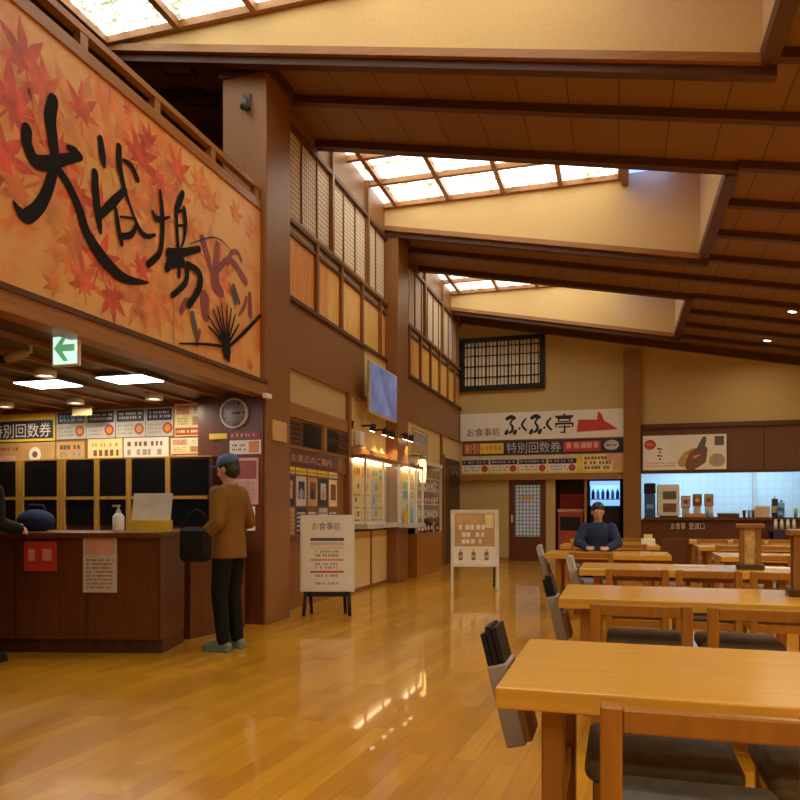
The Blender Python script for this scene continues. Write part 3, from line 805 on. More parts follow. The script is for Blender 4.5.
board('door_plate', 'pale wooden plate fixed on the hall pillar above the poster row', 'sign', Plane((-3.60, 7.22, 1.98), (0, 1, 0)), .34, .22, .02, GOLD, None)
board('bracket', 'small white bracket plate where the banner meets the pillar', 'bracket', Plane((-3.88, 7.10, 2.44) if False else (-3.585, 6.98, 2.40), (0, 1, 0)), .12, .05, .05, PWHITE, None)

# back cabinet: yellow posts, dark doors
t = thing('reception_cabinet', 'dark glazed cabinet with yellow wooden posts behind the counter', 'cabinet', (-6.2, 7.3, 0))
m = MB(); m.box(-1.9, 2.05, -.36, -.02, 0.0, 1.79, DARKW); m.build('body', t)
for x0, x1 in ((-1.85, -1.02), (-.98, -.50), (-.42, .08), (.16, .58), (.62, 1.0), (1.04, 1.5), (1.54, 2.0)):
    m = MB(); m.box(x0, x1, -.375, -.355, 1.06, 1.77, DGLASS); m.box(x0, x1, -.378, -.36, .1, 1.0, DARKW); m.build('door', t)
for x in (-1.0, -.46, .12, .60, 1.02, 1.52):
    w_ = .05 if x in (-.46, .12) else .028
    m = MB(); m.box(x - w_, x + w_, -.40, -.34, 0, 1.79, YELW); m.build('post', t)
m = MB(); m.box(-1.85, 2.0, -.395, -.345, 1.34, 1.375, YELW); m.build('rail', t)
m = MB(); m.box(-1.9, 2.05, -.38, 0, 1.79, 1.805, YELW); m.build('top', t)

# reception counter, its front slightly turned toward the hall
ang = math.atan2(.34, 1.36)
t = thing('reception_counter', 'long reddish brown reception counter under the banner', 'counter', (-3.70, 5.34, 0), ang)
m = MB()
m.box(-4.6, 0, .03, .62, .12, .98, COUNTER)
for x in [-.62 * k for k in range(8)]: m.box(x - .012 if k else x, x + .0, .018, .032, .14, .97, DARKW)
m.build('front', t)
m = MB(); m.box(-4.6, 0.0, .07, .6, 0, .12, DARKW); m.build('plinth', t)
m = MB(); m.bev(-4.6, .02, -.03, .70, .98, 1.03, COUNTER, .012); m.build('worktop', t)
t2 = thing('counter_return', 'side wing of the reception counter running back to the pillar', 'counter', (-3.70, 5.36, 0), 0)
m = MB(); m.prism([(-.62, .71, 0), (-.17, .71, 0), (-.04, 1.53, 0), (-.62, 1.53, 0)], (0, 0, .98), COUNTER); m.build('front', t2)
m = MB(); m.prism([(-.64, .70, .98), (-.15, .70, .98), (-.02, 1.535, .98), (-.64, 1.535, .98)], (0, 0, .05), COUNTER); m.build('worktop', t2)
Uc = Vector((math.cos(ang), math.sin(ang), 0))
def cpl(s, z): o = Vector((-3.70, 5.34, 0)) + Uc * s + Vector((math.sin(ang), -math.cos(ang), 0)) * -.018; return Plane((o.x, o.y, z), Uc)
def p_r(m, p, w, h): lines(m, p, .04, w - .04, h * .25, h * .75, 1, .0006, PINK, rnd, .8)
board('notice', 'red plate fixed high on the left half of the counter front', 'notice', cpl(-1.17, .70), .28, .25, .012, RED, p_r)
def p_w(m, p, w, h):
    rect(m, p, .02, w - .02, h * .68, h * .95, .0005, PINK); lines(m, p, .03, w - .03, h * .06, h * .62, 8, .0006, PURPLE, rnd)
board('poster', 'white printed sheet taped to the middle of the counter front', 'poster', cpl(-.66, .52), .29, .47, .008, LGREY, p_w)

# on the counter
def on_counter(s, d, z=1.03):
    o = Vector((-3.70, 5.34, 0)) + Uc * s + Vector((-math.sin(ang), math.cos(ang), 0)) * d
    return (o.x, o.y, z)
t = thing('sanitizer_bottle', 'white pump bottle standing on the counter behind the taped sheet', 'bottle', on_counter(-.42, .16))
m = MB(); m.lathe([(.045, 0), (.048, .02), (.048, .13), (.03, .155), (.018, .165)], PWHITE, 18); m.build('body', t)
m = MB(); m.lathe([(.02, .165), (.02, .185), (.008, .19), (.008, .22)], LGREY, 12); m.box(-.055, .012, -.011, .011, .215, .232, LGREY); m.build('pump', t)
t = thing('counter_sign', 'tilted white sign with a yellow foot on the counter left of the customer', 'sign', on_counter(-.16, .22), ang)
m = MB(); m.box(-.17, .17, -.05, .07, 0, .10, YELLOW); m.build('foot', t)
m = MB(); m.box(-.17, .17, -.01, .01, 0, .26, LGREY, Matrix.Translation((0, 0, .08)) @ Matrix.Rotation(-.25, 4, 'X')); m.build('sheet', t)
t = thing('shoulder_bag', 'navy cloth bag lying on the left end of the counter', 'bag', on_counter(-1.2, .25), ang)
m = MB()
bm = bmesh.new(); bmesh.ops.create_icosphere(bm, subdivisions=3, radius=1)
for v in bm.verts:
    v.co = Vector((v.co.x * .17, v.co.y * .10, max(0, (v.co.z + .85) * .105)))
m.frombm(bm, NAVYC, None, True); bm.free(); m.build('body', t)
m = MB(); m.tube([(-.10, 0, .16), (-.06, 0, .23), (.06, 0, .23), (.10, 0, .16)], .010, NAVYC); m.build('handle', t)
t = thing('wall_lamp', 'small grey spot lamp high on the front of the hall pillar', 'light', (-3.82, 7.10, 5.52))
m = MB(); m.box(-.04, .04, -.04, 0, .0, .16, DGREY); m.build('bracket', t)
m = MB(); m.tube([(0, -.05, .10), (.0, -.10, -.03)], [.028, .04], DGREY, 12); m.build('head', t)
for i, (x, y) in enumerate(((-4.86, 7.28), (-5.0, 7.95))):
    t = thing('air_vent', ['square ceiling vent just left of the hall pillar top', 'square ceiling vent farther back behind the banner rail'][i], 'vent', (x, y, cz(x) + .088))
    tl = Matrix.Rotation(math.atan(.195), 4, 'Y')
    m = MB()
    for a in ((-.22, .22, -.2, -.17), (-.22, .22, .17, .2), (-.22, -.19, -.17, .17), (.19, .22, -.17, .17)): m.box(*a, -.03, 0, BEAM, tl)
    m.build('frame', t)
    m = MB(); m.box(-.19, .19, -.17, .17, -.012, 0, BROWNY, tl); m.build('plate', t)

# ------------------------------------------------------------------ left wall: entrance, display cases, television
lw = lambda y, z, x=-3.835: Plane((x, y, z), (0, 1, 0))
t = thing('door_1', 'x', 'x', (-3.86, 8.85, 0)); del t['label']; del t['category']; t['kind'] = 'structure'
m = MB()
m.box(0, .03, -1.15, 1.23, 1.75, 2.36, BROWNP if False else BROWNY); m.box(0, .05, -1.15, 1.23, 1.98, 2.02, BROWNY); m.box(0, .05, .34, .46, 2.0, 2.36, TRIMY)
m.build('door_frame', t)
for y0, y1 in ((-.30, .27), (.48, .80)):
    m = MB(); m.box(.0, .045, y0, y1, 2.03, 2.33, DGLASS); m.build('pane', t)
for y0, y1 in ((-1.1, -.34), (.84, 1.2)):
    m = MB()
    for k in range(5): m.box(.02, .06, y0, y1, 2.04 + .06 * k, 2.075 + .06 * k, DARKW)
    m.build('louver', t)
def p_hdr(m, p, w, h): write(m, p, 'お風呂のご案内', w * .12, w * .86, h * .2, h * .8, .0006, PINK)
board('entrance_sign', 'dark wine sign strip with pale characters over the poster row by the pillar', 'sign', lw(7.95, 1.79, -3.825), 1.75, .16, .02, mat('deep_wine_board', (0.13, 0.045, 0.04), .5), p_hdr)
cols = [(NAVY, TAN), (LGREY, NAVY), (TAN, BROWNP), (NAVY, LGREY), (PYELLOW, BROWNP)]
for i in range(5):
    a, b = cols[i]
    def p_film(m, p, w, h, a=a, b=b, i=i):
        rect(m, p, 0.01, w - .01, h * .90, h - .01, .0004, YELLOW if i != 4 else PYELLOW); lines(m, p, .03, w - .03, h * .91, h * .97, 1, .0008, BROWNP, rnd)
        rect(m, p, .02, w - .02, h * .45, h * .87, .0004, a); rect(m, p, w * .25, w * .8, h * .55, h * .80, .0007, b); disc(m, p, w * .5, h * .62, w * .2, .001, (PINK, GREY, NAVY, TAN, PURPLE)[i])
        rect(m, p, .02, w - .02, h * .05, h * .42, .0004, b); lines(m, p, .04, w - .04, h * .08, h * .38, 5, .0008, WHITE if b in (NAVY, BROWNP) else BROWNP, rnd)
    board('poster', ['tall poster nearest the hall pillar in the row under the wine sign strip', 'tall poster second from the pillar, pale with a navy block', 'tall tan poster in the middle of the row under the wine sign strip',
          'tall navy poster second from the display cases', 'tall pale yellow poster last in the row before the display cases'][i], 'poster', lw(7.95 + .355 * i, .88, -3.83), .345, .88, .012, BROWNP, p_film)

def case(name, label, y0, y1, x0, x1, z0, z1):
    t = thing(name, label, 'display case', (x0, y0, 0))
    w = y1 - y0; d = x1 - x0
    m = MB(); m.box(0, .02, 0, w, z0, z1, WHITE); m.build('back_panel', t)
    m = MB(); m.box(0, d, 0, w, z1 - .05, z1, BROWN); m.build('top', t)
    m = MB(); m.box(0, d + .03, 0, w, z0 - .07, z0, LGREY); m.build('shelf', t)
    for y in (0, w / 2 - .012, w - .025):
        m = MB(); m.box(d - .03, d, y, y + .025, z0, z1 - .05, STEEL); m.build('upright', t)
    for y in (0.025, w / 2 + .013):
        m = MB(); m.box(d - .018, d - .012, y, y + w / 2 - .04, z0, z1 - .05, GLASS); m.build('pane', t)
    m = MB(); m.box(.06, .12, .03, w - .03, z1 - .075, z1 - .05, WARM_L); m.build('strip_lamp', t)
    return t
case('display_case', 'wall hung glass display case with bright posters nearer the hall pillar', 10.2, 11.93, -3.82, -3.56, 1.02, 2.05)
case('display_case', 'narrow glass display case in front of the second hall pillar', 12.0, 12.92, -3.59, -3.40, 1.0, 2.02)
def p_dish(bg, c1, c2, c3):
    def f(m, p, w, h):
        rect(m, p, .02, w - .02, h * .78, h * .96, .0004, c1); lines(m, p, .04, w - .04, h * .8, h * .94, 1, .0008, c2, rnd, .7)
        for k in range(3):
            disc(m, p, w * .5 + w * .15 * (-1) ** k, h * (.62 - .24 * k), w * .2, .0006, c3); disc(m, p, w * .5 + w * .15 * (-1) ** k, h * (.62 - .24 * k), w * .13, .0009, c2)
            lines(m, p, w * .1, w * .9, h * (.44 - .22 * k), h * (.5 - .22 * k), 1, .0007, BROWNP, rnd)
    return f
for i, (y, w_, args) in enumerate(((10.27, .36, (PYELLOW, YELLOW, REDB, WHITE)), (10.66, .40, (PYELLOW, ORANGE, PINK, YELLOW)), (11.12, .36, (LGREY, YELLOW, GREEN, LGREEN)), (11.50, .36, (YELLOW, GREEN, LGREEN, PYELLOW)))):
    board('menu_poster', ['yellow topped menu poster at the near end of the lit display case', 'orange and pink menu poster second in the lit display case',
          'pale menu poster with green discs third in the lit display case', 'yellow menu poster with light green discs at the far end of the lit display case'][i], 'poster', lw(y, 1.05, -3.80), w_, .88, .008, args[0], p_dish(*args))
k = 0
for z in (1.02 + .0, 1.28, 1.54, 1.80):
    pass
bt = [(12.10, YELLOW, 'yellow'), (12.25, GREEN, 'green'), (12.40, SKYB, 'blue'), (12.55, WHITE, 'white'), (12.70, ORANGE, 'orange')]
for i, (y, c, nm) in enumerate(bt):
    t = thing('sample_bottle', '%s drink bottle standing in the narrow display case' % nm, 'bottle', (-3.49, y, 1.0), 0, None)
    h = .30 + .03 * (i % 3)
    m = MB(); m.lathe([(.04, 0), (.045, .02), (.045, h * .6), (.018, h * .8), (.018, h)], c, 14); m.build('body', t)
    m = MB(); m.lathe([(.021, h), (.021, h + .02)], WHITE, 12); m.build('cap', t)
def p_mini(m, p, w, h):
    for k in range(3):
        rect(m, p, .03, w * .45, h * (.06 + .31 * k), h * (.30 + .31 * k), .0004, (SKYB, LGREEN, YELLOW)[k]); lines(m, p, w * .5, w - .03, h * (.06 + .31 * k), h * (.30 + .31 * k), 3, .0006, BROWNP, rnd)
board('menu_poster', 'pale product list pinned in the narrow display case', 'poster', lw(12.08, 1.42, -3.57), .76, .5, .008, PYELLOW, p_mini)

# television on its arm
t = thing('television', 'wide flat television with a blue picture hung high on the cream wall', 'television', (-3.60, 11.15, 3.09))
m = MB(); m.bev(-.03, .02, -.70, .70, -.395, .395, LGREY, .012); m.build('case', t)
m = MB(); m.box(.02, .024, -.67, .67, -.36, .37, SCREEN); m.build('screen', t)
m = MB(); m.box(-.213, -.03, -.12, .12, -.12, .12, BLACKP); m.build('bracket', t)
t = thing('wall_dispenser', 'small white box on the cream wall under the spotlights', 'dispenser', (-3.815, 10.50, 2.30))
m = MB(); m.bev(0, .10, -.09, .09, -.09, .12, PWHITE, .015); m.build('body', t)
m = MB(); m.box(.02, .08, -.07, .07, -.12, -.09, GREY); m.build('base', t)
# spotlights under the television
for i, (y, x) in enumerate(((10.25, -3.80), (10.75, -3.62), (11.35, -3.62), (11.75, -3.62), (12.15, -3.50), (12.5, -3.5))):
    lab = ['black spotlight nearest the white wall box', 'black spotlight second from the white wall box', 'black spotlight third from the white wall box', 'black spotlight fourth from the white wall box just before the pillar',
           'black spotlight fixed on the side of the second pillar', 'black spotlight beyond the second pillar'][i]
    t = thing('spotlight', lab, 'light', (x, y, 2.50))
    xa = -3.815 if i < 4 else -3.60
    m = MB(); m.box(xa - x, 0.0, -.015, .015, .02, .05, BLACKP); m.build('arm', t)
    m = MB(); m.tube([(0, 0, .06), (-.03, 0, -.05)], [.035, .05], BLACKP, 12); m.build('shade', t)
    m = MB(); m.tube([(-.028, 0, -.045), (-.033, 0, -.06)], .042, WARM_L if i else DGREY, 12); m.build('bulb', t)
    if i in (1, 2, 3, 5):
        d = bpy.data.lights.new('spot_bulb', 'SPOT'); d.energy = 18; d.color = LAMP_COL; d.spot_size = math.radians(110); d.spot_blend = .6; d.shadow_soft_size = .04
        o = bpy.data.objects.new('spot_bulb', d); COL.objects.link(o); o.parent = t; o.location = (-.035, 0, -.08); o.rotation_euler = (0, math.radians(-8), 0)

# souvenir shelves beyond the second pillar
t = thing('souvenir_shelf', 'glass fronted souvenir shelf unit beyond the second pillar', 'shelf', (-3.835, 12.95, 0))
W_ = 1.95
m = MB(); m.box(0, .03, 0, W_, 0, 2.10, BROWNY); m.build('back_panel', t)
m = MB(); m.box(.03, .30, 0, W_, 0, .80, CHAIRW); m.build('base', t)
for z in (1.08, 1.36, 1.62, 1.86):
    m = MB(); m.box(.03, .28, 0.0, W_, z - .02, z, STEEL if z > 1.3 else BROWN); m.build('shelf', t)
for y in (0, W_ - .04): m = MB(); m.box(.26, .30, y, y + .04, .80, 2.1, STEEL); m.build('upright', t)
m = MB(); m.box(.285, .29, .04, W_ - .04, 1.1, 2.05, GLASS); m.build('pane', t)
m = MB(); m.box(0, .32, 0, W_, 2.10, 2.17, STEEL); m.build('top', t)
gz = {.80: [BLACKP, REDB, DGREY, BLACKP, REDB, BLACKP, LGREY, BLACKP], 1.08: [LGREEN, YELLOW, LGREEN, PYELLOW, LGREEN, LGREEN, PYELLOW, LGREEN], 1.36: [BROWNP, REDB, PINK, BROWNP, PURPLE, BROWNP, PINK, REDB], 1.62: [TAN, LGREY, TAN, WHITE, GREY, TAN, PYELLOW, LGREY]}
cn = {BLACKP: 'black', REDB: 'red', DGREY: 'dark grey', LGREY: 'light grey', LGREEN: 'light green', YELLOW: 'yellow', PYELLOW: 'pale yellow', BROWNP: 'brown', PINK: 'pink', PURPLE: 'wine', TAN: 'tan', WHITE: 'white', GREY: 'grey'}
lv = {.80: 'bottom ledge', 1.08: 'lowest glass shelf', 1.36: 'middle shelf', 1.62: 'upper shelf'}
for z, cs in gz.items():
    seen = {}
    for i, c in enumerate(cs):
        seen.setdefault(c, []).append(i)
    for i, c in enumerate(cs):
        w_ = rnd.uniform(.15, .205); h_ = rnd.uniform(.13, .20)
        m = MB(); m.bev(-.08, .08, -w_ / 2, w_ / 2, 0, h_, c, .006, 1); pp = Plane((.0805, -w_ / 2, 0), (0, 1, 0)); rect(m, pp, w_ * .15, w_ * .85, h_ * .3, h_ * .7, .0005, WHITE if c not in (WHITE, LGREY, PYELLOW) else BROWNP)
        many = len(seen[c]) > 1
        tag(m.build('gift_box', None, (-3.835 + .16, 13.10 + .235 * i, z)), '%s gift %s on the %s of the souvenir unit' % (cn[c], 'boxes' if False else 'box', lv[z]), 'box', ('%s gift boxes on the %s' % (cn[c], lv[z])) if many else None)
t = thing('paper_lantern', 'glowing amber lantern hanging at the near end of the souvenir unit', 'lantern', (-3.44, 13.0, 1.98))
m = MB(); m.lathe([(.04, -.24), (.06, -.18), (.065, 0), (.06, .14), (.04, .18)], GLOW_Y, 18); m.build('shade', t)
m = MB(); m.tube([(0, 0, .16), (0, 0, .25), (-.33, 0, .25)], .008, BLACKP); m.build('hook', t)
def p_frame(m, p, w, h):
    rect(m, p, .05, w - .05, h * .5, h - .05, .0005, GREY); rect(m, p, .05, w - .05, .05, h * .48, .0005, TAN)
board('framed_picture', 'dark framed picture on the cream wall above the souvenir unit', 'picture', lw(13.55, 2.30, -3.832), 1.2, .52, .03, PYELLOW, p_frame, None, BROWN)
t = thing('door_2', 'x', 'x', (-3.86, 17.05, 0)); del t['label']; del t['category']; t['kind'] = 'structure'
m = MB(); m.box(0, .05, -.93, .95, 0, 2.45, DARKW); m.build('leaf', t)
m = MB(); m.box(.05, .055, -.1, .25, 1.75, 2.2, DGLASS); m.box(.05, .055, .4, .75, 1.75, 2.2, DGLASS); m.build('pane', t)
m = MB(); m.box(.05, .09, -.93, -.80, 0, 2.5, BROWN); m.build('door_frame', t)

# ------------------------------------------------------------------ back wall: window, signs, door, alcove
bk = lambda x, z, y=YF: Plane((x, y, z), (1, 0, 0))
t = thing('window_5', 'x', 'x', (-2.76, YF, 4.86)); del t['label']; del t['category']; t['kind'] = 'structure'
m = MB()
for a in ((-1.05, 1.04, .55, .65), (-1.05, 1.04, -.65, -.53), (-1.05, -.97, -.53, .55), (.92, 1.04, -.53, .55)): m.box(a[0], a[1], -.10, 0, a[2], a[3], BLACKP)
m.build('window_frame', t)
m = MB(); m.box(-.97, .92, -.03, 0, -.53, .55, PAPER); m.build('shoji_screen', t)
m = MB()
for k in range(21): m.box(-.97 + .092 * k, -.95 + .092 * k + (.02 if k % 3 == 0 else 0), -.05, -.03, -.53, .55, BLACKP)
for z in (-.33, -.06, .20, .42): m.box(-.97, .92, -.055, -.03, z, z + .022, BLACKP)
m.build('lattice', t)

def p_main(m, p, w, h):
    write(m, p, 'お食事処', w * .045, w * .255, h * .16, h * .46, .0006, BLACK)
    # brushed shop name
    def fu(u):
        S = lambda q, ww: stroke(m, p, [(u + a, b) for a, b in q], ww, .0006 + .00002 * rnd.randint(0, 20), BLACK)
        S([(.03, .52), (.12, .56), (.20, .53)], [.09, .10, .09]); S([(.16, .50), (.11, .40), (.16, .32), (.15, .22), (.08, .17)], [.05, .05, .06, .07, .05])
        S([(.0, .16), (.03, .22)], [.09, .07]); S([(.21, .16), (.24, .22)], [.09, .07])
    def ku(u):
        stroke(m, p, [(u + .12, .50), (u + .03, .36), (u + .13, .22)], [.04, .06, .05], .0006, BLACK); disc(m, p, u - .03, .27, .03, .0007, BLACK)
    fu(1.14); ku(1.50); fu(1.74); ku(2.10)
    write(m, p, '亭', 2.32, 2.76, .13, .60, .0006, BLACK)
    for q in ([(2.36, .50), (2.72, .50)], [(2.34, .36), (2.74, .36)], [(2.55, .30), (2.55, .14)]): stroke(m, p, q, .04, .0009, BLACK, 2)
    flat(m, p, [(2.83, .14), (3.78, .18), (3.64, .28), (3.46, .40), (3.40, .56), (3.32, .62), (3.30, .42), (2.87, .44)], .0006, RED)
board('shop_sign', 'long white restaurant sign with black brush characters and a red shape', 'sign', bk(-3.80, 2.97), 3.90, .67, .05, WHITE, p_main)
def p_tk(m, p, w, h):
    rect(m, p, .02, w * .105, .0 + .02, h - .02, .0005, REDB); write(m, p, '割引', w * .015, w * .10, h * .2, h * .85, .0009, PYELLOW)
    rect(m, p, w * .11, w * .265, .04, h - .04, .0005, YELLOW); lines(m, p, w * .12, w * .26, h * .3, h * .7, 1, .0009, ORANGE, rnd, .7)
    write(m, p, '特別回数券', w * .285, w * .625, h * .12, h * .9, .0007, LGREY)
    rect(m, p, w * .64, w * .865, .05, h - .04, .0005, RED); lines(m, p, w * .66, w * .85, h * .28, h * .78, 1, .0009, PINK, rnd, .8)
    disc(m, p, w * .93, h * .55, .17, .0006, LGREY, 20, .7); lines(m, p, w * .90, w * .96, h * .42, h * .62, 1, .0009, DGREY, rnd, .7)
board('ticket_sign', 'navy, yellow and red ticket sign strip just below the restaurant sign', 'sign', bk(-3.74, 2.60), 3.84, .34, .03, NAVY, p_tk)
def p_tk2(m, p, w, h):
    rect(m, p, .02, w * .74, h * .80, h * .95, .0004, LGREY)
    for k in range(4):
        a = .02 + k * w * .182
        rect(m, p, a, a + w * .172, h * .52, h * .78, .0005, NAVY); lines(m, p, a + .04, a + w * .16, h * .56, h * .76, 1, .0008, GREY, rnd, .6)
        rect(m, p, a, a + w * .172, h * .10, h * .50, .0005, WHITE); lines(m, p, a + .05, a + w * .12, h * .14, h * .46, 2, .0008, GREY, rnd, .6); disc(m, p, a + w * .145, h * .3, .085, .0009, REDB)
    rect(m, p, w * .76, w * .985, h * .1, h * .92, .0005, PYELLOW); lines(m, p, w * .77, w * .93, h * .15, h * .9, 3, .0009, BROWNP, rnd, .6)
    rect(m, p, w * .90, w * .99, h * .6, h * .98, .0012, PINK); rect(m, p, w * .94, w * .985, h * .12, h * .58, .0012, PINK)
board('ticket_sign', 'yellow price strip with four navy topped boxes, lowest of the three back wall signs', 'sign', bk(-3.78, 2.13), 3.88, .46, .03, YELLOW, p_tk2)
def p_cafe(m, p, w, h):
    rect(m, p, .02, w * .3, .03, h - .03, .0003, PWHITE)
    disc(m, p, w * .09, h * .74, .13, .0006, RED, 20, .9); lines(m, p, w * .05, w * .13, h * .70, h * .78, 1, .0009, PINK, rnd, .7)
    for k in range(4): stroke(m, p, [(w * (.19 + .02 * (k % 2)), h * (.62 - .1 * k)), (w * (.24 - .02 * (k % 2)), h * (.60 - .1 * k))], [.05, .02], .0006, BROWNP)
    lines(m, p, w * .05, w * .40, h * .08, h * .24, 2, .0006, PINK, rnd, .6)
    stroke(m, p, [(w * .48, h * .2), (w * .55, h * .35), (w * .62, h * .5)], [.20, .3, .2], .0007, TAN)
    stroke(m, p, [(w * .58, h * .12), (w * .66, h * .35), (w * .72, h * .55)], [.25, .42, .22], .001, BROWNP)
    stroke(m, p, [(w * .70, h * .62), (w * .74, h * .88)], [.16, .10], .0013, DGREY)
    stroke(m, p, [(w * .62, h * .35), (w * .68, h * .42)], [.05, .03], .0016, PINK)
    rect(m, p, w * .80, w * .98, .03, h - .03, .0008, WHITE); rect(m, p, w * .86, w * .97, h * .68, h * .94, .0011, DGREY); disc(m, p, w * .89, h * .26, .17, .0011, TAN, 24, .9); disc(m, p, w * .89, h * .26, .11, .0014, GREY, 24, .9)
board('menu_banner', 'wide white dessert poster on the brown wall over the serving hatch', 'poster', bk(.53, 2.17, YF - .052), 1.80, .80, .015, WHITE, p_cafe)
# latticed door
t = thing('door_3', 'x', 'x', (-2.14, YF + .02, 0)); del t['label']; del t['category']; t['kind'] = 'structure'
m = MB()
for a in ((-.46, -.31, 0, 2.0), (.31, .44, 0, 2.0), (-.31, .31, 0, .60), (-.31, .31, 1.86, 2.0)): m.box(a[0], a[1], 0, .05, a[2], a[3], COUNTER)
m.build('leaf', t)
m = MB(); m.box(-.31, .31, .03, .04, .60, 1.86, mat('frosted_pane', (0.55, 0.62, 0.66), 0.4, emit=0.12)); m.build('pane', t)
m = MB()
for k in range(8): m.box(-.30 + .084 * k, -.286 + .084 * k, .015, .03, .6, 1.86, DARKW)
for k in range(14): m.box(-.31, .31, .017, .032, .62 + .09 * k, .632 + .09 * k, DARKW)
m.build('lattice', t)
m = MB(); m.box(-.40, -.36, -.05, 0, .95, 1.12, STEEL); m.build('handle', t)
m = MB(); m.box(-.18, .16, -.012, .0, 1.52, 1.60, GOLD); m.build('door_sign', t)
m = MB(); m.box(-.60, .6, .35, .4, 0, 2.1, PWHITE); m.build('lining', t)
# alcove contents
t = thing('ice_cream_freezer', 'red freezer chest with a pale rim in the dark alcove', 'freezer', (-1.14, 18.7, 0))
m = MB(); m.bev(-.30, .30, -.35, .35, 0, 1.20, ORANGE if False else REDB, .02); m.build('body', t)
m = MB(); m.bev(-.31, .31, -.36, .36, 1.20, 1.27, PINK, .01); m.build('lid', t)
m = MB(); m.box(-.30, .30, .30, .35, 1.27, 1.66, RED); m.build('back_board', t)
m = MB(); m.box(-.24, .24, -.358, -.352, .75, 1.08, BLACKP); m.build('panel', t)
t = thing('drinks_cooler', 'lit blue drinks cooler at the right of the dark alcove', 'cooler', (-.34, 18.75, 0))
m = MB(); m.box(-.38, .40, .25, .32, 0, 1.98, BLACKP); m.box(-.38, -.34, -.3, .25, 0, 1.98, BLACKP); m.box(.36, .40, -.3, .25, 0, 1.98, BLACKP); m.box(-.38, .40, -.3, .32, 0, 1.35, BLACKP); m.build('case', t)
m = MB(); m.box(-.34, .36, .23, .25, 1.35, 1.85, COOLB); m.build('light_panel', t)
m = MB(); m.box(-.34, .36, -.3, .25, 1.85, 1.95, COOLB); m.build('header', t)
for z in (1.50,): m = MB(); m.box(-.34, .36, -.2, .22, z, z + .02, STEEL); m.build('shelf', t)
for i in range(6):
    m = MB(); m.lathe([(.04, 0), (.04, .16), (.018, .21), (.018, .24)], (NAVY, SKYB, BLUE)[i % 3], 12)
    tag(m.build('drink_bottle', None, (-.34 - .27 + .115 * i, 18.75 - .02, 1.5201)), '%s drink bottle on the top cooler shelf' % ('navy', 'pale blue', 'blue')[i % 3], 'bottle', '%s bottles in the cooler' % ('navy', 'pale blue', 'blue')[i % 3])

# ------------------------------------------------------------------ kitchen hatch
t = thing('serving_counter', 'dark serving ledge of the kitchen hatch', 'counter', (2.95, 18.2, 1.03))
m = MB(); m.box(-2.40, 2.40, -.22, .36, 0, .05, DARKW); m.build('top', t)
m = MB(); m.box(-2.40, 2.40, -.24, -.22, -.01, .05, COUNTER); m.build('edge', t)
def p_hatch(m, p, w, h): write(m, p, 'お食事', .02, w * .44, .02, h - .02, .0006, PWHITE); write(m, p, '受渡口', w * .54, w - .02, .02, h - .02, .0006, PWHITE)
board('hatch_sign', 'dark plate with white characters on the front of the serving counter', 'sign', bk(1.13, .78, YF - .0), .76, .20, .012, DARKW, p_hatch)
KZ = 1.0801
def kb(name, label, cat, x, y, build, z=KZ, group=None):
    t = thing(name, label, cat, (x, y, z), 0, group); build(t); return t
def b_water(t):
    m = MB(); m.bev(-.12, .12, -.12, .12, 0, .55, BLUE, .02); m.build('body', t)
    m = MB(); m.bev(-.13, .13, -.12, .12, .55, .80, BLACKP, .02); m.build('head', t)
    m = MB(); m.box(-.08, .08, -.14, -.12, .2, .3, SKYB); m.build('tap', t)
kb('water_dispenser', 'tall blue and black water dispenser at the left end of the hatch', 'dispenser', .70, 18.40, b_water)
def b_tea(t):
    m = MB(); m.bev(-.24, .24, -.18, .18, .02, .76, STEEL, .02); m.build('body', t)
    m = MB(); m.box(-.12, .17, -.19, -.18, .42, .60, DGREY); m.build('screen', t)
    m = MB(); m.box(-.12, .17, -.185, -.18, .12, .32, BROWNP); m.build('bay', t)
    m = MB(); m.box(-.2, .2, -.26, -.18, .0, .03, BLACKP); m.build('tray', t)
kb('tea_machine', 'large pale grey tea machine on the serving counter', 'machine', 1.10, 18.32, b_tea)
for i, (x, c, lab) in enumerate(((1.50, PINK, 'pink and white menu card leaning right of the tea machine'), (1.75, YELLOW, 'brown card with a yellow bowl behind the counter'), (2.0, TAN, 'tan menu card, farthest right of the three cards'))):
    def pc(m, p, w, h, c=c):
        rect(m, p, .015, w - .015, .015, h - .015, .0004, c if c is not YELLOW else BROWNP); disc(m, p, w / 2, h * .5, w * .25, .0008, YELLOW if c is YELLOW else BROWNP); lines(m, p, .02, w - .02, h * .78, h * .93, 1, .0009, WHITE, rnd)
    board('menu_card', lab, 'card', Plane((x - .10, 18.42 + .0, 1.34 if i else 1.30), (1, 0, 0)), .20, .28, .01, BROWNP if i else PURPLE, pc)
    board('card_stand', ['thin stand under the pink and white menu card', 'thin stand under the card with the yellow bowl', 'thin stand under the tan menu card'][i], 'stand', Plane((x - .08, 18.45, 1.08), (1, 0, 0)), .16, .27, .02, LGREY, None)
def tray(c):
    def f(t):
        m = MB(); m.bev(-.22, .22, -.12, .12, 0, .04, c, .01); m.build('base', t)
        m = MB()
        for a in ((-.22, .22, -.12, -.105), (-.22, .22, .105, .12), (-.22, -.205, -.105, .105), (.205, .22, -.105, .105)): m.box(a[0], a[1], a[2], a[3], .04, .085, c)
        m.build('rim', t)
    return f
kb('serving_tray', 'orange brown tray under the menu cards on the hatch', 'tray', 1.66, 18.16, tray(ORANGE))
kb('serving_tray', 'dark tray in the middle of the serving hatch', 'tray', 2.38, 18.16, tray(DARKW))
def cup(c, r=.04, h=.11):
    def f(t):
        m = MB(); m.lathe([(r * .75, 0), (r, h), (r * .9, h), (r * .68, .01)], c, 14); m.build('body', t)
        m = MB(); m.lathe([(r * 1.02, h), (r * 1.02, h + .008), (r * .9, h + .008), (r * .9, h)], PWHITE, 14); m.build('rim', t)
    return f
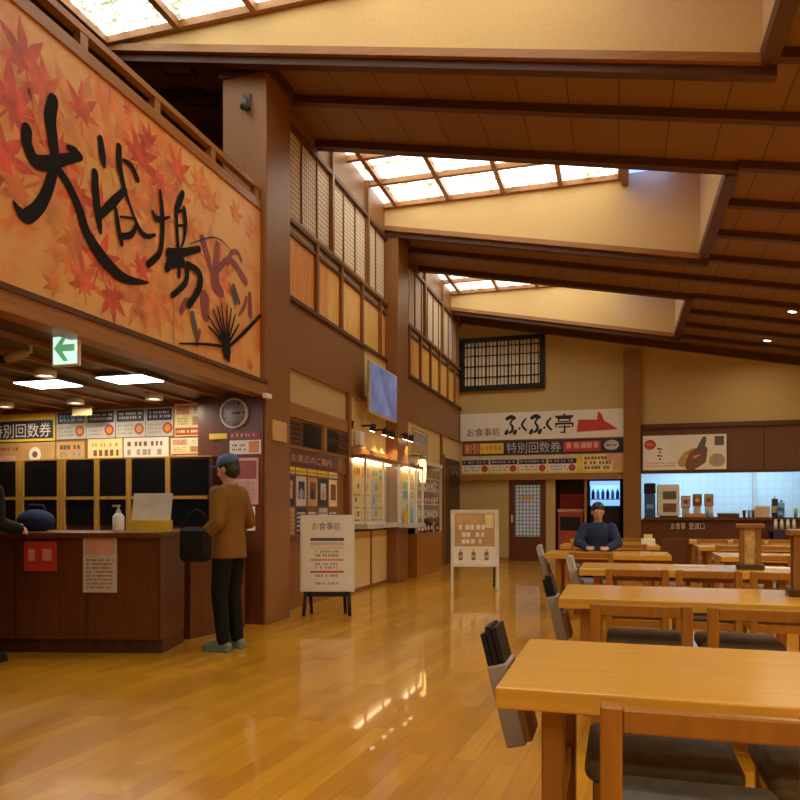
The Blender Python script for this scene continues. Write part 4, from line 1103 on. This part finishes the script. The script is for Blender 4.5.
for i, (x, c, nm) in enumerate(((1.96, SKYB, 'sky blue'), (2.05, WHITE, 'white'), (2.72, BLACKP, 'black'), (2.82, GREY, 'grey'), (2.90, DGREY, 'dark grey'))):
    kb('cup', '%s cup standing on the serving hatch' % nm, 'cup', x, 18.2, cup(c, .038, .16 if i > 1 else .19))
def bowls(t):
    for k in range(3):
        m = MB(); m.lathe([(.05, 0), (.10, .06), (.09, .06), (.04, .008)], (PINK, PYELLOW, WHITE)[k], 18, (0, 0, .035 * k)); m.build('bowl', t)
for k in range(3):
    m = MB(); m.lathe([(.05, 0), (.10, .06), (.094, .06), (.045, .008)], (PINK, PYELLOW, WHITE)[k], 18)
    tag(m.build('bowl', None, (2.26 + .12 * (k % 2) if False else 2.24 + .14 * k, 18.16, KZ + .0405)), '%s bowl sitting on the dark tray of the hatch' % ('pink', 'pale yellow', 'white')[k], 'bowl')
def crate(t):
    m = MB(); m.bev(-.15, .15, -.1, .1, 0, .26, mat('peach_box', (0.75, 0.5, 0.36), .6), .008); m.build('body', t)
    m = MB(); m.box(-.155, .155, -.105, .105, .22, .26, WHITE); m.build('lid', t)
kb('carton', 'peach coloured carton right of the kitchen post', 'box', 3.10, 18.3, crate)
def det(c1, c2, h):
    def f(t):
        m = MB(); m.bev(-.06, .06, -.045, .045, 0, h, c1, .015); m.build('body', t)
        m = MB(); m.box(-.05, .05, -.048, -.044, h * .25, h * .6, c2); m.build('label', t)
        m = MB(); m.lathe([(.02, h), (.02, h + .05)], c2, 12); m.build('cap', t)
    return f
kb('detergent_bottle', 'navy and yellow bottle on the right of the hatch', 'bottle', 3.36, 18.28, det(NAVY, YELLOW, .42))
kb('detergent_bottle', 'wide bright blue bottle beside the navy and yellow one', 'bottle', 3.50, 18.3, det(SKYB, BLUE, .34))
kb('detergent_bottle', 'low blue bottle in front of the wide bright blue one', 'bottle', 3.44, 18.12, det(BLUE, SKYB, .22))
kb('cup', 'green and white cup at the far right of the hatch', 'cup', 3.79, 18.3, cup(LGREEN, .045, .2))
# water-jug stand in front of the counter
t = thing('condiment_stand', 'narrow dark stand before the serving counter carrying four white bottles', 'stand', (3.42, 17.7, 0))
m = MB(); m.box(-.28, .42, -.16, .16, .78, .82, DARKW); m.build('top', t)
for a in (-.24, .38):
    for b in (-.12, .12): m = MB(); m.box(a - .02, a + .02, b - .02, b + .02, 0, .78, DARKW); m.build('leg', t)
m = MB(); m.box(-.26, -.02, -.14, .14, .58, .78, NAVY); m.build('drawer', t)
for i in range(4):
    m = MB(); m.lathe([(.036, 0), (.036, .15), (.022, .19), (.022, .22)], PWHITE, 14)
    tag(m.build('water_bottle', None, (3.27 + .12 * i, 17.68, .8201)), 'white bottle lined up on the narrow dark stand', 'bottle', 'four white bottles on the dark stand')

# ------------------------------------------------------------------ dining tables and chairs
TW, TD, TH = 1.80, .84, .70
def make_table(w, label, x, y):
    t = thing('dining_table', label, 'table', (x, y, 0))
    m = MB(); m.bev(-w / 2, w / 2, -TD / 2, TD / 2, TH - .062, TH, TABLE, .006, 2); m.build('tabletop', t)
    for sx in (-1, 1):
        for sy in (-1, 1):
            m = MB(); a = sx * (w / 2 - .155); b = sy * (TD / 2 - .14); m.bev(a - .033, a + .033, b - .05, b + .05, 0, TH - .062, CHAIRW, .006, 1); m.build('leg', t)
        m = MB(); m.bev(a - .02, a + .02, -(TD / 2 - .19), TD / 2 - .19, .27, .35, CHAIRW, .004, 1); m.build('stretcher', t)
    m = MB(); m.box(-(w / 2 - .2), w / 2 - .2, -.02, .02, TH - .13, TH - .062, CHAIRW); m.build('apron', t)
    return t
def make_chair(label, x, y, rz, group=None):
    t = thing('dining_chair', label, 'chair', (x, y, 0), rz, group)
    for sx in (-1, 1):
        a = sx * .2125
        m = MB(); m.bev(a - .025, a + .025, -.285, -.235, 0, .75, CHAIRW, .005, 1); m.build('rear_leg', t)
        m = MB(); m.bev(a - .02, a + .02, .17, .21, 0, .345, CHAIRW, .005, 1); m.build('front_leg', t)
    m = MB(); m.bev(-.1875, .1875, -.278, -.246, .688, .745, CHAIRW, .005, 1); m.build('back_rail', t)
    m = MB(); m.box(-.1875, .1875, -.27, -.25, .29, .345, CHAIRW); m.box(-.1925, .1925, .18, .205, .29, .345, CHAIRW)
    for sx in (-1, 1): m.box(sx * .2125 - .012, sx * .2125 + .012, -.235, .17, .29, .345, CHAIRW)
    m.build('seat_frame', t)
    m = MB(); m.bev(-.23, .23, -.23, .235, .346, .428, CUSH, .035, 4, None, True); m.build('cushion', t)
    return t
def make_stool(label, x, y):
    t = thing('dining_stool', label, 'stool', (x, y, 0))
    for sx in (-1, 1):
        for sy in (-1, 1): m = MB(); m.bev(sx * .19 - .02, sx * .19 + .02, sy * .18 - .02, sy * .18 + .02, 0, .345, CHAIRW, .005, 1); m.build('leg', t)
    m = MB()
    for sy in (-1, 1): m.box(-.17, .17, sy * .18 - .012, sy * .18 + .012, .28, .345, CHAIRW)
    for sx in (-1, 1): m.box(sx * .19 - .012, sx * .19 + .012, -.16, .16, .28, .345, CHAIRW)
    m.build('seat_frame', t)
    m = MB(); m.bev(-.235, .235, -.22, .22, .346, .432, CUSH, .035, 4, None, True); m.build('cushion', t)
    return t
tables = [(.56, 2.51, 1.80, 'large honey wood dining table nearest the camera'),
          (.56, 4.80, 1.80, 'honey wood dining table in the second row, just behind the nearest one'),
          (.56, 7.10, 1.80, 'honey wood dining table in the third row carrying a whole lantern box'),
          (-.14, 9.40, 1.44, 'honey wood dining table whose left end stands out beyond the rows, fourth from the camera'),
          (-.14, 11.80, 1.44, 'short dining table fifth in the left column of tables'),
          (-.14, 14.20, 1.44, 'short dining table farthest back in the left column'),
          (2.0, 9.40, 1.80, 'dining table in the fourth row of the right column'),
          (2.0, 11.80, 1.80, 'dining table in the fifth row of the right column'),
          (2.0, 14.20, 1.80, 'dining table farthest back in the right column, nearest the serving hatch'),
          (4.15, 9.40, 1.8, 'dining table right of the fourth row, partly outside the photo'), (4.15, 11.8, 1.8, 'dining table right of the fifth row, partly outside the photo'), (4.15, 14.2, 1.8, 'dining table right of the farthest row at the photo edge')]
for x, y, w, lab in tables: make_table(w, lab, x, y)
PI = math.pi
c0 = make_chair('wooden chair nearest the camera with its open back toward us', .195, 2.05, 0)
def chair(x, y, rz, label, group=None): return dup(c0, (x, y, 0), rz, label, group)
chair(.10, 4.03, 0, 'wooden chair in front of the second row table, leftmost of its row')
chair(.64, 4.03, 0, 'wooden chair in front of the second row table, second from the left end')
chair(1.18, 4.03, 0, 'wooden chair in front of the second row table, at the right photo edge')
chair(.135, 6.36, 0, 'wooden chair in front of the third row table, leftmost of its row')
chair(.66, 6.36, 0, 'wooden chair in front of the third row table, second from the left')
chair(1.19, 6.36, 0, 'wooden chair in front of the third row table, below the lantern box')
seat_c = chair(-.26, 9.80, PI, 'wooden chair of the seated person in navy')
chair(-.30, 8.72, 0, 'wooden chair in front of the table the person in navy sits at')
s0 = make_stool('green grey cushioned stool under the far side of the nearest table, left one', .13, 2.60)
dup(s0, (.66, 2.60, 0), 0, 'green grey cushioned stool under the nearest table at the right photo edge')
dup(s0, (.16, 4.92, 0), 0, 'cushioned stool under the far side of the second row table, left one')
dup(s0, (.70, 4.92, 0), 0, 'cushioned stool under the far side of the second row table, middle one')
for y, row in ((9.40, 'fourth'), (11.80, 'fifth'), (14.20, 'farthest')):
    if y > 10:
        chair(-.42, y - .66, 0, 'chair at the left half of the %s table in the left column' % row)
        chair(.14, y - .66, 0, 'chair at the right half of the %s table in the left column' % row)
    chair(1.50, y - .66, 0, 'chair at the left end of the %s table in the right column' % row)
    chair(2.05, y - .66, 0, 'chair at the middle of the %s table in the right column' % row)
    chair(2.58, y - .66, 0, 'chair at the right end of the %s table in the right column' % row)

# slanted menu racks fixed to the left end of the tables
def rack(x, y, label, lab2, black=True):
    t = thing('menu_rack', label, 'rack', (x, y, .51))
    S = Matrix.Rotation(math.radians(-14), 4, 'Y')
    m = MB(); m.bev(-.037, .037, -.10, .10, -.15, .145, GREY, .006, 1, S); m.build('pocket', t)
    m = MB(); m.bev(.037, .062, -.10, .10, -.14, .03, BROWN, .006, 1, S); m.build('back_plate', t)
    o = MB()
    for k in range(3):
        o.box(-.034 + .022 * k, -.016 + .022 * k, -.09, .09, .146, .262 + .022 * k - .03 * (k == 2), BLACKP if black else LGREY, S)
    tag(o.build('menu_folder', None, (x, y, .51)), lab2, 'menu')
rack(-.385, 2.72, 'grey slanted menu pocket on the left end of the nearest table', 'black menu folders sticking out of the pocket on the nearest table')
rack(-.385, 4.95, 'grey slanted menu pocket on the left end of the second row table', 'black menu folders in the pocket of the second row table')
rack(-.385, 7.20, 'grey slanted menu pocket on the left end of the third row table', 'pale menu folders in the pocket of the third row table', False)
rack(-.905, 9.45, 'grey slanted menu pocket on the end of the table standing out on the left', 'pale menu folders in the pocket of the table standing out on the left', False)

# wooden lantern boxes on the tables
def lantern(x, y, label):
    t = thing('lantern_box', label, 'lantern', (x, y, TH + .0005), math.radians(-6))
    m = MB(); m.bev(-.11, .11, -.12, .12, 0, .045, DARKW, .006, 1); m.build('base', t)
    for a in (-1, 1):
        for b in (-1, 1): m = MB(); m.box(a * .065 - .018, a * .065 + .018, b * .085 - .018, b * .085 + .018, .045, .36, BROWN); m.build('post', t)
    m = MB(); m.box(-.055, .055, -.075, .075, .045, .36, mat('mottled_gold_paper', (0.62, 0.42, 0.16), .7, noise=.35, scale=22)); m.build('paper_body', t)
    m = MB(); m.bev(-.11, .11, -.12, .12, .36, .395, BROWN, .006, 1); m.build('cap', t)
lantern(1.10, 7.05, 'wooden lantern box with gold paper sides and dark cap on the third row table')
lantern(1.08, 4.90, 'wooden lantern box at the right photo edge on the second row table')
def leaflet(x, y, lab, rz, c):
    m = MB(); m.box(-.14, .14, -.10, .10, 0, .006, c); o = m.build('leaflet', None, (x, y, TH + .0006)); o.rotation_euler = (0, 0, rz); tag(o, lab, 'leaflet')
leaflet(.62, 7.25, 'pale blue leaflet lying on the third row table left of the lantern box', .1, LGREY)
leaflet(1.32, 7.2, 'white leaflet lying on the third row table right of the lantern box', 0, PWHITE)
t = thing('napkin_holder', 'small white and yellow napkin holder on the fourth table near the brown post', 'holder', (.42, 11.7, TH + .0005))
m = MB(); m.bev(-.1, .1, -.07, .07, 0, .10, PWHITE, .01); m.build('body', t)
m = MB(); m.box(-.06, .06, -.05, .05, .10, .16, PYELLOW); m.build('napkins', t)
t = thing('partition_screen', 'plain dark reddish wooden screen standing between the left and right table columns', 'screen', (.86, 12.9, 0))
m = MB(); m.box(-.22, .22, -.02, .02, .10, .76, COUNTER); m.build('panel', t)
for a in (-.22, .22): m = MB(); m.box(a - .025, a + .025, -.12, .12, 0, .10, DARKW); m.box(a - .02, a + .02, -.022, .022, .1, .78, DARKW); m.build('foot', t)

# ------------------------------------------------------------------ standing signs on the floor
t = thing('menu_stand', 'white price board on black legs standing beside the hall pillar', 'sign', (-3.25, 7.95, 0), math.radians(17))
m = MB(); m.bev(-.315, .315, -.02, .02, .27, 1.165, STEEL, .006, 1); m.build('frame', t)
m = MB(); fp = Plane((-.295, -.0205, .29), (1, 0, 0)); slab(m, fp, 0, .59, 0, .855, 0, .001, WHITE)
write(m, fp, 'お食事処', .12, .45, .70, .79, .002, DGREY)
for z, c, h in ((.575, DGREY, .035), (.52, LGREY, .04), (.488, YELLOW, .012), (.345, ORANGE, .018), (.205, RED, .022)): rect(m, fp, .10, .49, z, z + h, .002, c)
for z, k in ((.43, 1), (.385, 1), (.285, 1), (.245, 1), (.15, 1), (.06, 1)): lines(m, fp, .16, .42, z, z + .04, 1, .002, GREY, rnd, .7)
m.build('board', t)
for a in (-.25, .25):
    m = MB(); m.tube([(a, -.01, .27), (a * 1.06, -.09, 0)], .02, BLACKP); m.build('leg', t)
    m = MB(); m.tube([(a * .8, .02, .27), (a * .8, .16, 0)], .02, BLACKP); m.build('leg', t)
m = MB(); m.box(-.27, .27, -.03, .06, .22, .275, BLACKP); m.build('crossbar', t)
t = thing('easel_sign', 'white easel sign with a brown poster standing before the back wall', 'sign', (-2.12, 11.15, 0), math.radians(14))
S = Matrix.Rotation(math.radians(-6), 4, 'X')
m = MB()
for a in (-.35, .35): m.box(a - .02, a + .02, -.02, .02, 0, 1.24, STEEL, S)
m.box(-.35, .35, -.02, .02, 1.20, 1.24, STEEL, S); m.box(-.36, .36, -.03, .02, .36, .41, STEEL, S); m.build('frame', t)
m = MB(); m.box(-.33, .33, -.012, .012, .41, 1.20, WHITE, S)
fp = Plane(S @ Vector((-.33, -.0125, .41)), (1, 0, 0), (S.to_3x3() @ Vector((0, 0, 1))))
rect(m, fp, .02, .64, .26, .77, .001, TAN); rect(m, fp, .06, .46, .62, .74, .0016, GOLD); rect(m, fp, .49, .62, .55, .76, .0016, PYELLOW)
lines(m, fp, .09, .56, .50, .60, 1, .002, WHITE, rnd, .8); lines(m, fp, .13, .52, .39, .48, 1, .002, WHITE, rnd, .8); lines(m, fp, .13, .50, .29, .37, 1, .002, WHITE, rnd, .8)
for k in range(3):
    u = .11 + .20 * k; rect(m, fp, u - .03, u + .03, .05, .17, .0016, BROWNP); rect(m, fp, u - .015, u + .015, .17, .22, .0016, TAN); rect(m, fp, u - .02, u + .02, .08, .13, .002, GOLD)
m.build('poster', t)
m = MB()
for a in (-.33, .33): m.tube([(a, .155, 1.18), (a, .50, 0)], .016, BLACKP)
m.build('rear_legs', t)
m = MB(); m.box(-.33, .33, -.10, -.085, .46, 1.15, DGREY, Matrix.Translation((0, .12, 0)) @ Matrix.Rotation(math.radians(12), 4, 'X')); m.build('rear_board', t) if False else None

# ------------------------------------------------------------------ people
class Body:
    """overlapping tapered capsules and ellipsoids fused into one continuous skin"""
    def __init__(self): self.mb = MB()
    def ell(self, c, rx, ry, rz, R=None):
        bm = bmesh.new(); bmesh.ops.create_icosphere(bm, subdivisions=3, radius=1)
        M = Matrix.Translation(c) @ (R.to_4x4() if R else Matrix.Identity(4)) @ Matrix.Diagonal((rx, ry, rz, 1))
        self.mb.frombm(bm, SKIN, M); bm.free(); return self
    def cap(self, p0, r0, p1, r1, n=14):
        p0, p1 = Vector(p0), Vector(p1); ax = p1 - p0; L = ax.length
        R = ax.to_track_quat('Z', 'Y').to_matrix()
        prof = [(max(r0 * math.sin(a), 1e-4), -r0 * math.cos(a)) for a in [k * PI / 10 for k in range(6)]] + [(max(r1 * math.cos(a), 1e-4), L + r1 * math.sin(a)) for a in [k * PI / 10 for k in range(6)]]
        self.mb.lathe(prof, SKIN, n, p0, R); return self
    def chain(self, pts, rs):
        for i in range(len(pts) - 1): self.cap(pts[i], rs[i], pts[i + 1], rs[i + 1])
        return self
    def loft(self, secs, n=20):
        """secs: (centre, rx, ry)"""
        vs, fs = [], []
        for c, rx, ry in secs:
            for k in range(n):
                a = 2 * PI * k / n; vs.append((c[0] + rx * math.cos(a), c[1] + ry * math.sin(a), c[2]))
        for i in range(len(secs) - 1):
            for k in range(n): fs.append((i * n + k, i * n + (k + 1) % n, (i + 1) * n + (k + 1) % n, (i + 1) * n + k))
        fs.append(list(range(n))[::-1]); fs.append([(len(secs) - 1) * n + k for k in range(n)])
        self.mb.add(vs, fs, SKIN); return self
    def hand(self, w, d, side, out, curl=.6, s=1.0):
        """w wrist, d finger direction, side: vector toward the thumb, out: palm normal (fingers curl toward it)"""
        w, d, t, o = Vector(w), Vector(d).normalized(), Vector(side).normalized(), Vector(out).normalized()
        self.ell(w + d * .045 * s, .040 * s, .048 * s, .018 * s, Matrix((t, d, o)).transposed())
        for k, (off, ln) in enumerate(((.028, .070), (.010, .078), (-.009, .072), (-.027, .056))):
            b = w + d * .078 * s + t * off * s
            p1 = b + (d * math.cos(curl * .4) + o * math.sin(curl * .4)) * ln * .45 * s
            p2 = p1 + (d * math.cos(curl) + o * math.sin(curl)) * ln * .32 * s
            p3 = p2 + (d * math.cos(curl * 1.6) + o * math.sin(curl * 1.6)) * ln * .25 * s
            self.chain([b - d * .02, p1, p2, p3], [.0095 * s, .009 * s, .0085 * s, .0075 * s])
        b = w + d * .025 * s + t * .03 * s
        self.chain([b, b + (t * .75 + d * .6) * .035 * s, b + (t * .9 + d * 1.5 + o * .3) * .038 * s], [.013 * s, .0105 * s, .0085 * s])
        return self
    def head(self, c, yaw=0.0, pitch=0.0, s=1.0):
        R = (Matrix.Rotation(yaw, 3, 'Z') @ Matrix.Rotation(pitch, 3, 'X'))
        P = lambda x, y, z: Vector(c) + R @ Vector((x * s, y * s, z * s))
        self.ell(P(0, -.01, .02), .074 * s, .092 * s, .095 * s, R); self.ell(P(0, .022, -.045), .056 * s, .066 * s, .070 * s, R)
        self.ell(P(0, .055, -.085), .026 * s, .024 * s, .022 * s, R)
        self.cap(P(0, .084, .015), .009 * s, P(0, .104, -.028), .015 * s); self.ell(P(0, .078, -.062), .024 * s, .012 * s, .008 * s, R)
        for q in (-1, 1):
            self.ell(P(q * .074, -.008, -.012), .010 * s, .020 * s, .032 * s, R); self.ell(P(q * .033, .072, .026), .022 * s, .012 * s, .008 * s, R)
        return P, R
    def build(self, name, mt, parent=None, vox=.007, smooth=4):
        o = self.mb.build('draft'); md = o.modifiers.new('fuse', 'REMESH'); md.mode = 'VOXEL'; md.voxel_size = vox
        dg = bpy.context.evaluated_depsgraph_get(); dg.update()
        me = bpy.data.meshes.new_from_object(o.evaluated_get(dg), depsgraph=dg); bpy.data.objects.remove(o)
        bm = bmesh.new(); bm.from_mesh(me)
        for _ in range(smooth): bmesh.ops.smooth_vert(bm, verts=bm.verts[:], factor=.5, use_axis_x=True, use_axis_y=True, use_axis_z=True)
        bm.to_mesh(me); bm.free(); me.name = name
        me.materials.clear(); me.materials.append(mt); me.polygons.foreach_set('use_smooth', [True] * len(me.polygons))
        q = bpy.data.objects.new(name, me); COL.objects.link(q)
        if parent: q.parent = parent
        return q
def face_bits(P, R, t):
    for q in (-1, 1):
        m = MB(); bm = bmesh.new(); bmesh.ops.create_icosphere(bm, subdivisions=2, radius=.011)
        m.frombm(bm, PWHITE, Matrix.Translation(P(q * .033, .074, .012)), True); bm.free()
        bm = bmesh.new(); bmesh.ops.create_icosphere(bm, subdivisions=2, radius=.006)
        m.frombm(bm, BLACK, Matrix.Translation(P(q * .033, .081, .012)), True); bm.free(); m.build('eye', t)
    b = Body(); b.cap(P(-.02, .089, -.062), .004, P(.02, .089, -.062), .004); m = b.build('mouth', PINK, t, .003, 1)

def standing(name, label, loc, rz, cloth, pants, shoe, hat, hair_m, s=1.0, arm=((.20, .24, 1.06), (-.25, .14, .96))):
    t = thing(name, label, 'person', loc, rz)
    t.scale = (1, 1, 1)
    b = Body()
    b.loft([((0, 0, .84), .13, .09), ((0, 0, .92), .15, .105), ((0, 0, 1.05), .13, .092), ((0, .01, 1.22), .155, .10), ((0, 0, 1.36), .165, .085), ((0, -.005, 1.42), .09, .06)])
    b.cap((0, -.01, 1.40), .055, (0, .005, 1.50), .05)
    P, R = b.head((0, .015, 1.575), 0, math.radians(-12))
    for k, q in enumerate((1, -1)):
        w = Vector((q * abs(arm[k][0]), arm[k][1], arm[k][2]))
        e = Vector((q * .235, -.05, 1.11))
        b.chain([(q * .165, 0, 1.365), e, w], [.055, .042, .030])
        d = (w - e).normalized()
        b.hand(w, d, Vector((-q * .5, .3, .8)) if k == 0 else Vector((0, 1, .2)), Vector((-q * .6, 0, -.6)), .7)
        b.chain([(q * .085, 0, .90), (q * .095, .03, .50), (q * .10, -.01, .09)], [.085, .058, .040]); b.chain([(q * .10, -.02, .05), (q * .115, .14, .035)], [.036, .028])
    b.build('body', SKIN, t)
    face_bits(P, R, t)
    j = Body()
    j.loft([((0, 0, .80), .185, .135), ((0, 0, .92), .175, .130), ((0, 0, 1.05), .160, .118), ((0, .01, 1.22), .178, .125), ((0, -.0, 1.34), .185, .108), ((0, -.005, 1.40), .13, .085), ((0, -.005, 1.44), .075, .070)])
    for k, q in enumerate((1, -1)):
        w = Vector((q * abs(arm[k][0]), arm[k][1], arm[k][2])); e = Vector((q * .235, -.05, 1.11))
        j.chain([(q * .165, 0, 1.355), e, e.lerp(w, .93)], [.074, .062, .048])
    j.build('jacket', cloth, t, .009, 5)
    p = Body()
    p.loft([((0, 0, .80), .16, .115), ((0, 0, .88), .165, .12), ((0, 0, .95), .155, .11)])
    for q in (1, -1): p.chain([(q * .085, 0, .86), (q * .095, .03, .50), (q * .10, -.012, .10)], [.095, .074, .058])
    p.build('trousers', pants, t, .009, 4)
    for q in (1, -1):
        f = Body(); f.chain([(q * .10, -.05, .045), (q * .105, .06, .045), (q * .118, .15, .036)], [.044, .045, .035]); f.mb.box(q * .105 - .045, q * .105 + .045, -.085, .175, .0, .02, SKIN)
        f.build('shoe', shoe, t, .006, 3)
    h = Body(); h.ell(P(0, -.02, .035), .082, .098, .092, R)
    h.ell(P(0, -.045, -.02), .078, .070, .075, R)
    h.build('hair', hair_m, t, .006, 3)
    if hat:
        c = Body(); c.ell(P(0, -.015, .062), .088, .104, .075, R); c.ell(P(0, .10, .045), .062, .055, .010, R @ Matrix.Rotation(.15, 3, 'X')); c.build('cap', hat, t, .005, 2)
    return t
standing('person', 'person in a brown jacket, black trousers and blue cap standing at the counter wing', (-3.26, 5.72, 0), math.radians(84), JACKET, TROUS, SHOE, BLUEC, HAIR)
def bag_mesh(t):
    m = MB(); m.bev(-.135, .135, -.06, .06, 0, .29, BCLOTH, .05, 4, None, True); m.build('body', t)
    m = MB(); m.bev(-.11, .11, -.068, -.056, .13, .27, BLACKP, .005, 1); m.build('flap', t)
    m = MB(); m.tube([(-.12, 0, .28), (-.07, .02, .40), (.0, .03, .44), (.07, .02, .40), (.12, 0, .28)], .011, BCLOTH); m.build('strap', t)
t = thing('handbag', 'black shoulder bag hanging from the arm of the person in the brown jacket', 'bag', (-3.43, 5.46, .78), math.radians(5)); bag_mesh(t)
standing('person', 'person in a black coat at the left photo edge before the counter', (-4.86, 4.60, 0), math.radians(5), BCLOTH, TROUS, BLACKP, None, HAIR)

# seated person behind the third row table, facing the camera
t = thing('person', 'person in navy with dark hair seated behind the table that stands out left', 'person', (-.26, 9.82, 0), PI)
b = Body()
b.loft([((0, -.10, .50), .16, .12), ((0, -.10, .60), .155, .115), ((0, -.08, .74), .14, .10), ((0, -.05, .90), .16, .10), ((0, -.05, 1.00), .165, .085), ((0, -.05, 1.05), .09, .06)])
b.cap((0, -.05, 1.03), .055, (0, -.03, 1.13), .05)
P, R = b.head((0, -.02, 1.205), .15, math.radians(-14))
for q in (1, -1):
    e = Vector((q * .25, .06, .80)); w = Vector((q * .12, .26, .745))
    b.chain([(q * .165, -.05, 1.0), e, w], [.055, .042, .03]); b.hand(w, (-q * .4, 1, 0), (-q, -.2, .3), (0, 0, -1), .25)
    b.chain([(q * .09, -.08, .53), (q * .10, .30, .51), (q * .10, .30, .09)], [.078, .058, .042]); b.chain([(q * .10, .29, .05), (q * .11, .44, .035)], [.036, .028])
b.build('body', SKIN, t); face_bits(P, R, t)
j = Body()
j.loft([((0, -.10, .49), .185, .135), ((0, -.10, .60), .175, .13), ((0, -.08, .74), .16, .12), ((0, -.05, .90), .178, .12), ((0, -.05, .99), .185, .105), ((0, -.05, 1.04), .12, .08), ((0, -.05, 1.07), .075, .07)])
for q in (1, -1):
    e = Vector((q * .25, .06, .80)); w = Vector((q * .12, .26, .745)); j.chain([(q * .165, -.05, .99), e, e.lerp(w, .9)], [.074, .06, .046])
j.build('jacket', NAVYC, t, .009, 5)
p = Body()
p.loft([((0, -.10, .47), .16, .12), ((0, -.10, .56), .165, .12)])
for q in (1, -1): p.chain([(q * .09, -.08, .535), (q * .10, .30, .515), (q * .10, .30, .10)], [.085, .07, .056])
p.build('trousers', TROUS, t, .009, 4)
for q in (1, -1):
    f = Body(); f.chain([(q * .10, .27, .045), (q * .105, .37, .045), (q * .112, .46, .036)], [.044, .045, .035]); f.build('shoe', BLACKP, t, .006, 3)
h = Body(); h.ell(P(0, -.02, .04), .082, .098, .088, R); h.ell(P(0, -.045, -.02), .080, .070, .08, R); h.build('hair', HAIR, t, .006, 3)
